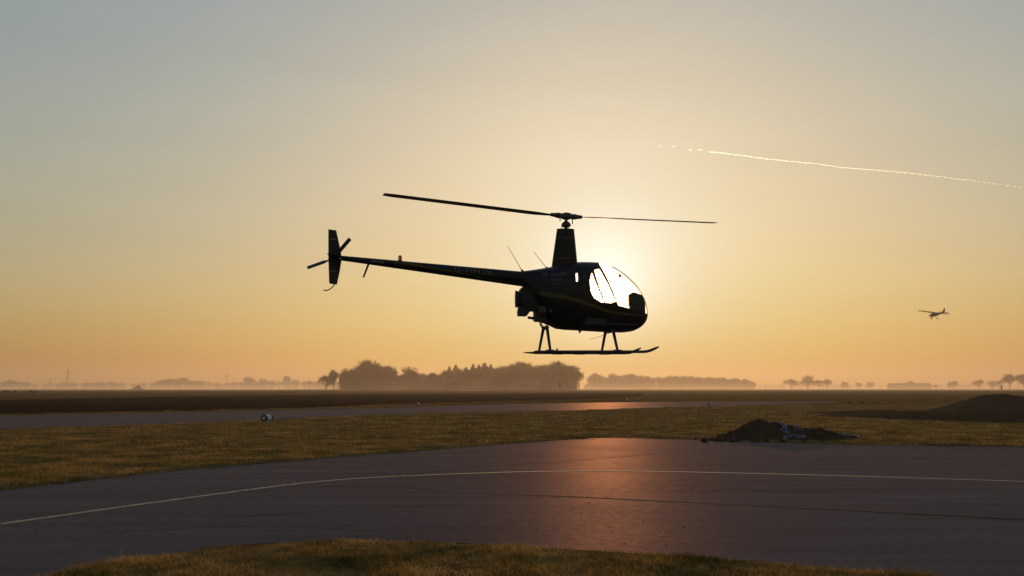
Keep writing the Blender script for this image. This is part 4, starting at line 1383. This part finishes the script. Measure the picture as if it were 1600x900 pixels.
# ---- landing gear
SKY = 0.965
for sg in (-1, 1):
    sk = empty('skid', (0, 0, 0)); sk.parent = heli
    if sg < 0:
        pts = [(834, 549.6), (838, 549.7), (880, 549.6), (940, 549.5), (985, 549.6), (1004, 549.6), (1010, 549.2), (1016, 547.7), (1022, 545.2), (1029.5, 541.8)]
        legs = [((855, 513.5), (860, 549)), ((958.5, 518.5), (965.2, 549))]
        rad = [0.012, 0.026] + [0.027] * 6 + [0.026, 0.014]
    else:
        pts = [(818, 551), (826, 551.1), (836, 551.3), (880, 551.6), (940, 551.7), (975, 551.8), (983, 551.4), (989, 549.6), (995, 547), (1001.5, 543.8)]
        legs = [((849, 513.5), (841.8, 551)), ((946, 518.5), (940, 551))]
        rad = [0.008, 0.018, 0.027] + [0.028] * 5 + [0.027, 0.014]
    MB().tube([L3(a, b_, sg * SKY) for a, b_ in pts], rad, 12).build('skid_tube', M['skid'], sk, True)
    for k, (a, b_) in enumerate(legs):
        p, q = L3(*a, sg * 0.30), L3(*b_, sg * SKY)
        MB().tube([p + Vector((0, -sg * .06, .02)), p, p + (q - p) * .5, q], [0.034, 0.033, 0.028, 0.026], 10).build('strut', M['skid'], sk, True)
        MB().tube([q + Vector((-.08, 0, 0)), q + Vector((.08, 0, 0))], 0.033, 12).build('saddle_clamp', M['skid'], sk, True)
    for a in (0.25, 0.5, 0.78):
        i0, i1 = pts[2], pts[5]
        c_ = L3(i0[0] + (i1[0] - i0[0]) * a, i0[1] + (i1[1] - i0[1]) * a, sg * SKY)
        MB().box(c_ + Vector((0, 0, -.03)), (0.22, 0.035, 0.012), None, 0.003).build('skid_shoe', M['metal'], sk)
gh = L3(870.5, 547, -SKY)
MB().tube([gh + Vector((0, 0, -.04)), gh + Vector((0, 0, .03))], 0.018, 8).build('wheel_peg', M['metal'], heli)
for px0, py0 in ((852, 512.5), (952.5, 517.5)):
    MB().tube([L3(px0, py0, 0) + Vector((0, -.38, 0)), L3(px0, py0, 0), L3(px0, py0, 0) + Vector((0, .38, 0))], 0.034, 12).build('cross_tube', M['skid'], heli, True)

# ================================================================== THE AEROPLANE
PD = 300.0
pp = AT(1458, 491.5, PD)
plane = empty('light_aeroplane', tuple(pp))
tag(plane, 'small high wing aeroplane approaching low over the trees at right', 'aeroplane')
# local: x right in the picture, y away, z up; heading mostly towards the viewer and to the left
wl, wr = AT(1437.3, 485.6, PD - 1.5), AT(1483.6, 490.8, PD + 1.5)
wv = Vector(wr - wl)
span = wv.length
ex_ = wv.normalized()
fwd = Vector((0, 0, 1)).cross(ex_).normalized() * -1
fwd = (Vector((-0.22, -0.97, 0.0))).normalized()
fwd = (fwd - ex_ * fwd.dot(ex_)).normalized()
lat = ex_
upv = lat.cross(fwd).normalized()
if upv.z < 0: upv = -upv
PMt = Matrix((lat, fwd, upv)).transposed().to_4x4()
plane.rotation_euler = PMt.to_euler()
plane.location = Vector((wl + wr) / 2) - upv * 0.95
M['plane'] = simple('aeroplane_paint', (0.12, 0.1, 0.09), 0.5, 0, 0.2, 2)
hs_ = span / 2
rings = []
for q in np.linspace(-1, 1, 13):
    c_ = 1.55 - 0.5 * max(0, abs(q) - .45) / .55
    rings.append([(q * hs_, 0.35 + math.cos(a) * c_ / 2, 0.95 + 0.11 * math.sin(a) + abs(q) * 0.1) for a in np.linspace(0, 2 * math.pi, 12, endpoint=False)])
MB().loft(rings).build('wing', M['plane'], plane, True)
fs = [(2.3, .18, .2, .05), (2.2, .42, .42, .05), (1.4, .55, .52, .05), (.9, .56, .72, .22), (-.2, .56, .78, .25), (-1.2, .45, .6, .2), (-3.0, .2, .3, .3), (-4.9, .06, .14, .42)]
MB().loft([[(w_ * math.cos(a), y_, z_ + h_ * math.sin(a)) for a in np.linspace(0, 2 * math.pi, 16, endpoint=False)] for y_, w_, h_, z_ in fs]).build('fuselage', M['plane'], plane, True)
MB().loft([[(0.05 * math.sin(a), -4.4 - .45 * q + .6 * (1 - .35 * q) * math.cos(a), .45 + 1.35 * q) for a in np.linspace(0, 2 * math.pi, 12, endpoint=False)] for q in (0, .5, 1)]).build('tail_fin', M['plane'], plane, True)
MB().loft([[(q * 1.65, -4.6 + .45 * math.cos(a), .48 + .05 * math.sin(a)) for a in np.linspace(0, 2 * math.pi, 12, endpoint=False)] for q in (-1, 0, 1)]).build('tailplane', M['plane'], plane, True)
for sg in (-1, 1):
    MB().tube([(sg * .5, .4, -.3), (sg * 2.6, .4, .95)], 0.06, 6).build('wing_strut', M['plane'], plane)
    MB().tube([(sg * .4, .0, -.4), (sg * 1.15, -.05, -1.05)], 0.06, 6).build('gear_leg', M['plane'], plane)
    MB().tube([(sg * 1.12, -.05, -1.15), (sg * 1.28, -.05, -1.15)], 0.24, 14).build('wheel', M['black'], plane, True)
MB().tube([(0, 1.7, -.35), (0, 1.85, -1.05)], 0.06, 6).build('gear_leg', M['plane'], plane)
MB().tube([(-.08, 1.85, -1.1), (.08, 1.85, -1.1)], 0.22, 14).build('wheel', M['black'], plane, True)
for a in (0.5, 0.5 + math.pi):
    MB().box((math.cos(a) * .5, 2.36, .05 + math.sin(a) * .5), (0.9, 0.03, 0.12), Matrix.Rotation(-a, 3, 'Y'), 0.01).build('propeller_blade', M['black'], plane)
MB().ball((0, 2.35, .05), 0.14, (1, 1.4, 1)).build('spinner', M['plane'], plane, True)
for sg in (-1, 1):
    MB().box((sg * .5, .3, .58), (0.12, 1.3, 0.34), None, 0.02).build('cabin_window', M['black'], plane)

# ================================================================== THE CONTRAIL
CD = 5200.0
ctr = empty('contrail', tuple(AT(1350, 263, CD)))
tag(ctr, 'thin bright condensation trail slanting across the sky at right', 'contrail')
c0_ = ctr.location.copy()
def trail(name, pxs, seed, r_max):
    rn = random.Random(seed)
    P_, r_ = [], []
    for k, (px_, py_) in enumerate(pxs):
        P_.append(Vector(AT(px_, py_, CD)) - c0_)
    rad = [r_max(px_) * rn.uniform(0.92, 1.1) for px_, _ in pxs]
    rad[0] *= 0.3; rad[-1] *= 0.4
    mb = MB().tube(P_, rad, 10, False)
    keep = []
    for f_ in mb.F:                      # hollow trail, open along its near underside
        c_ = sum((Vector(mb.V[i]) for i in f_), Vector()) / 4
        k_ = min(range(len(P_)), key=lambda q_: (P_[q_] - c_).length_squared)
        if (c_ - P_[k_]).normalized().dot((-(P_[k_] + c0_)).normalized()) < 0.15:
            keep.append(f_)
    mb.F = keep
    return mb.build(name, M['ice'], ctr, True, fix=False)
kx = [1100, 1160, 1210, 1280, 1320, 1400, 1500, 1600, 1900]
ky = [236, 242.5, 249.5, 256.5, 262, 268, 279.5, 293, 334]
rn_ = random.Random(8)
main = []
for px_ in np.arange(1107, 1900, 4.0):
    j = 1.0 if px_ < 1330 else 0.3
    main.append((px_, float(np.interp(px_, kx, ky)) + 0.9 * j * (float(fbm(np.array(px_ * .09), np.array(0.5), 4, 3)) - .5) * 2 + rn_.uniform(-.15, .15)))
trail('trail', main, 1, lambda p: 3.3 if p < 1330 else 3.9)
for k, (a, b_, y_) in enumerate([(1011.5, 1014, 226.5), (1030, 1033.5, 228.6), (1050, 1056, 229.2), (1076, 1082, 234.6), (1090, 1098, 234.2)]):
    trail('trail_puff', [(a + (b_ - a) * t, y_ - 0.8 * t + rn_.uniform(-.2, .2)) for t in np.linspace(0, 1, 5)], k + 9, lambda p, k=k: 0.9 + 0.35 * k)

# loose grit on the tarmac
gv, gf = [], []
rng = random.Random(17)
for k in range(420):
    g = G(rng.uniform(-50, 1650), 690 + 200 * rng.random() ** 1.5)
    if not inpoly(np.array([g[0]]), np.array([g[1]]), TARMAC)[0]:
        continue
    r_ = rng.uniform(0.004, 0.013)
    b_ = len(gv)
    gv += [(g[0] + r_ * rng.uniform(.6, 1.3), g[1], .012), (g[0] - r_ * .5, g[1] + r_ * rng.uniform(.6, 1.2), .012), (g[0] - r_ * .5, g[1] - r_ * rng.uniform(.6, 1.2), .012), (g[0], g[1], .012 + r_ * rng.uniform(.7, 1.3))]
    gf += [(b_, b_ + 1, b_ + 3), (b_ + 1, b_ + 2, b_ + 3), (b_ + 2, b_, b_ + 3)]
tag(mesh_obj('grit', gv, gf, M['dirt']), 'loose grit scattered over the tarmac', 'grit', kind='stuff')

# ------------------------------------------------------------------ haze over the plain
bm = bmesh.new()
bmesh.ops.create_cube(bm, size=1.0)
me = bpy.data.meshes.new('haze')
HX, HY0, HY1, HZ0, HZ1 = GX + 20, GY0 - 20, GY1 + 20, -1.0, 75.0
for v in bm.verts:
    v.co = Vector((v.co.x * 2 * HX, HY0 + (v.co.y + .5) * (HY1 - HY0), HZ0 + (v.co.z + .5) * (HZ1 - HZ0)))
bm.to_mesh(me); bm.free()
hz = bpy.data.objects.new('haze', me)
col.objects.link(hz)
tag(hz, 'thin evening haze over the whole airfield', 'haze', kind='stuff')
m = bpy.data.materials.new('haze_air')
m.use_nodes = True
nt = m.node_tree
nt.nodes.clear()
pv = nt.nodes.new('ShaderNodeVolumePrincipled')
pv.inputs['Color'].default_value = (0.88, 0.78, 0.64, 1)
pv.inputs['Density'].default_value = 0.00034
pv.inputs['Anisotropy'].default_value = 0.45
om = nt.nodes.new('ShaderNodeOutputMaterial')
nt.links.new(pv.outputs[0], om.inputs['Volume'])
me.materials.append(m)

# low ground mist far out, where the tree feet fade: three thin layers, each closed
m = bpy.data.materials.new('mist_air')
m.use_nodes = True
nt = m.node_tree
nt.nodes.clear()
pv = nt.nodes.new('ShaderNodeVolumePrincipled')
pv.inputs['Color'].default_value = (0.9, 0.79, 0.64, 1)
pv.inputs['Density'].default_value = 0.00016
pv.inputs['Anisotropy'].default_value = 0.45
om = nt.nodes.new('ShaderNodeOutputMaterial')
nt.links.new(pv.outputs[0], om.inputs['Volume'])
for k, (y0, h) in enumerate(((430.0, 2.6), (470.0, 5.0), (510.0, 8.5))):
    me2 = bpy.data.meshes.new('ground_mist')
    bm = bmesh.new()
    bmesh.ops.create_cube(bm, size=1.0)
    for v in bm.verts:
        v.co = Vector((v.co.x * 2 * (GX - 20 - 5 * k), y0 + (v.co.y + .5) * (GY1 - y0 - 20 - 5 * k), 0.2 + 0.05 * k + (v.co.z + .5) * h))
    bm.to_mesh(me2); bm.free()
    gm = bpy.data.objects.new('ground_mist', me2)
    col.objects.link(gm)
    tag(gm, 'low layer of mist lying along the foot of the far trees', 'mist', 'layers of ground mist', kind='stuff')
    me2.materials.append(m)
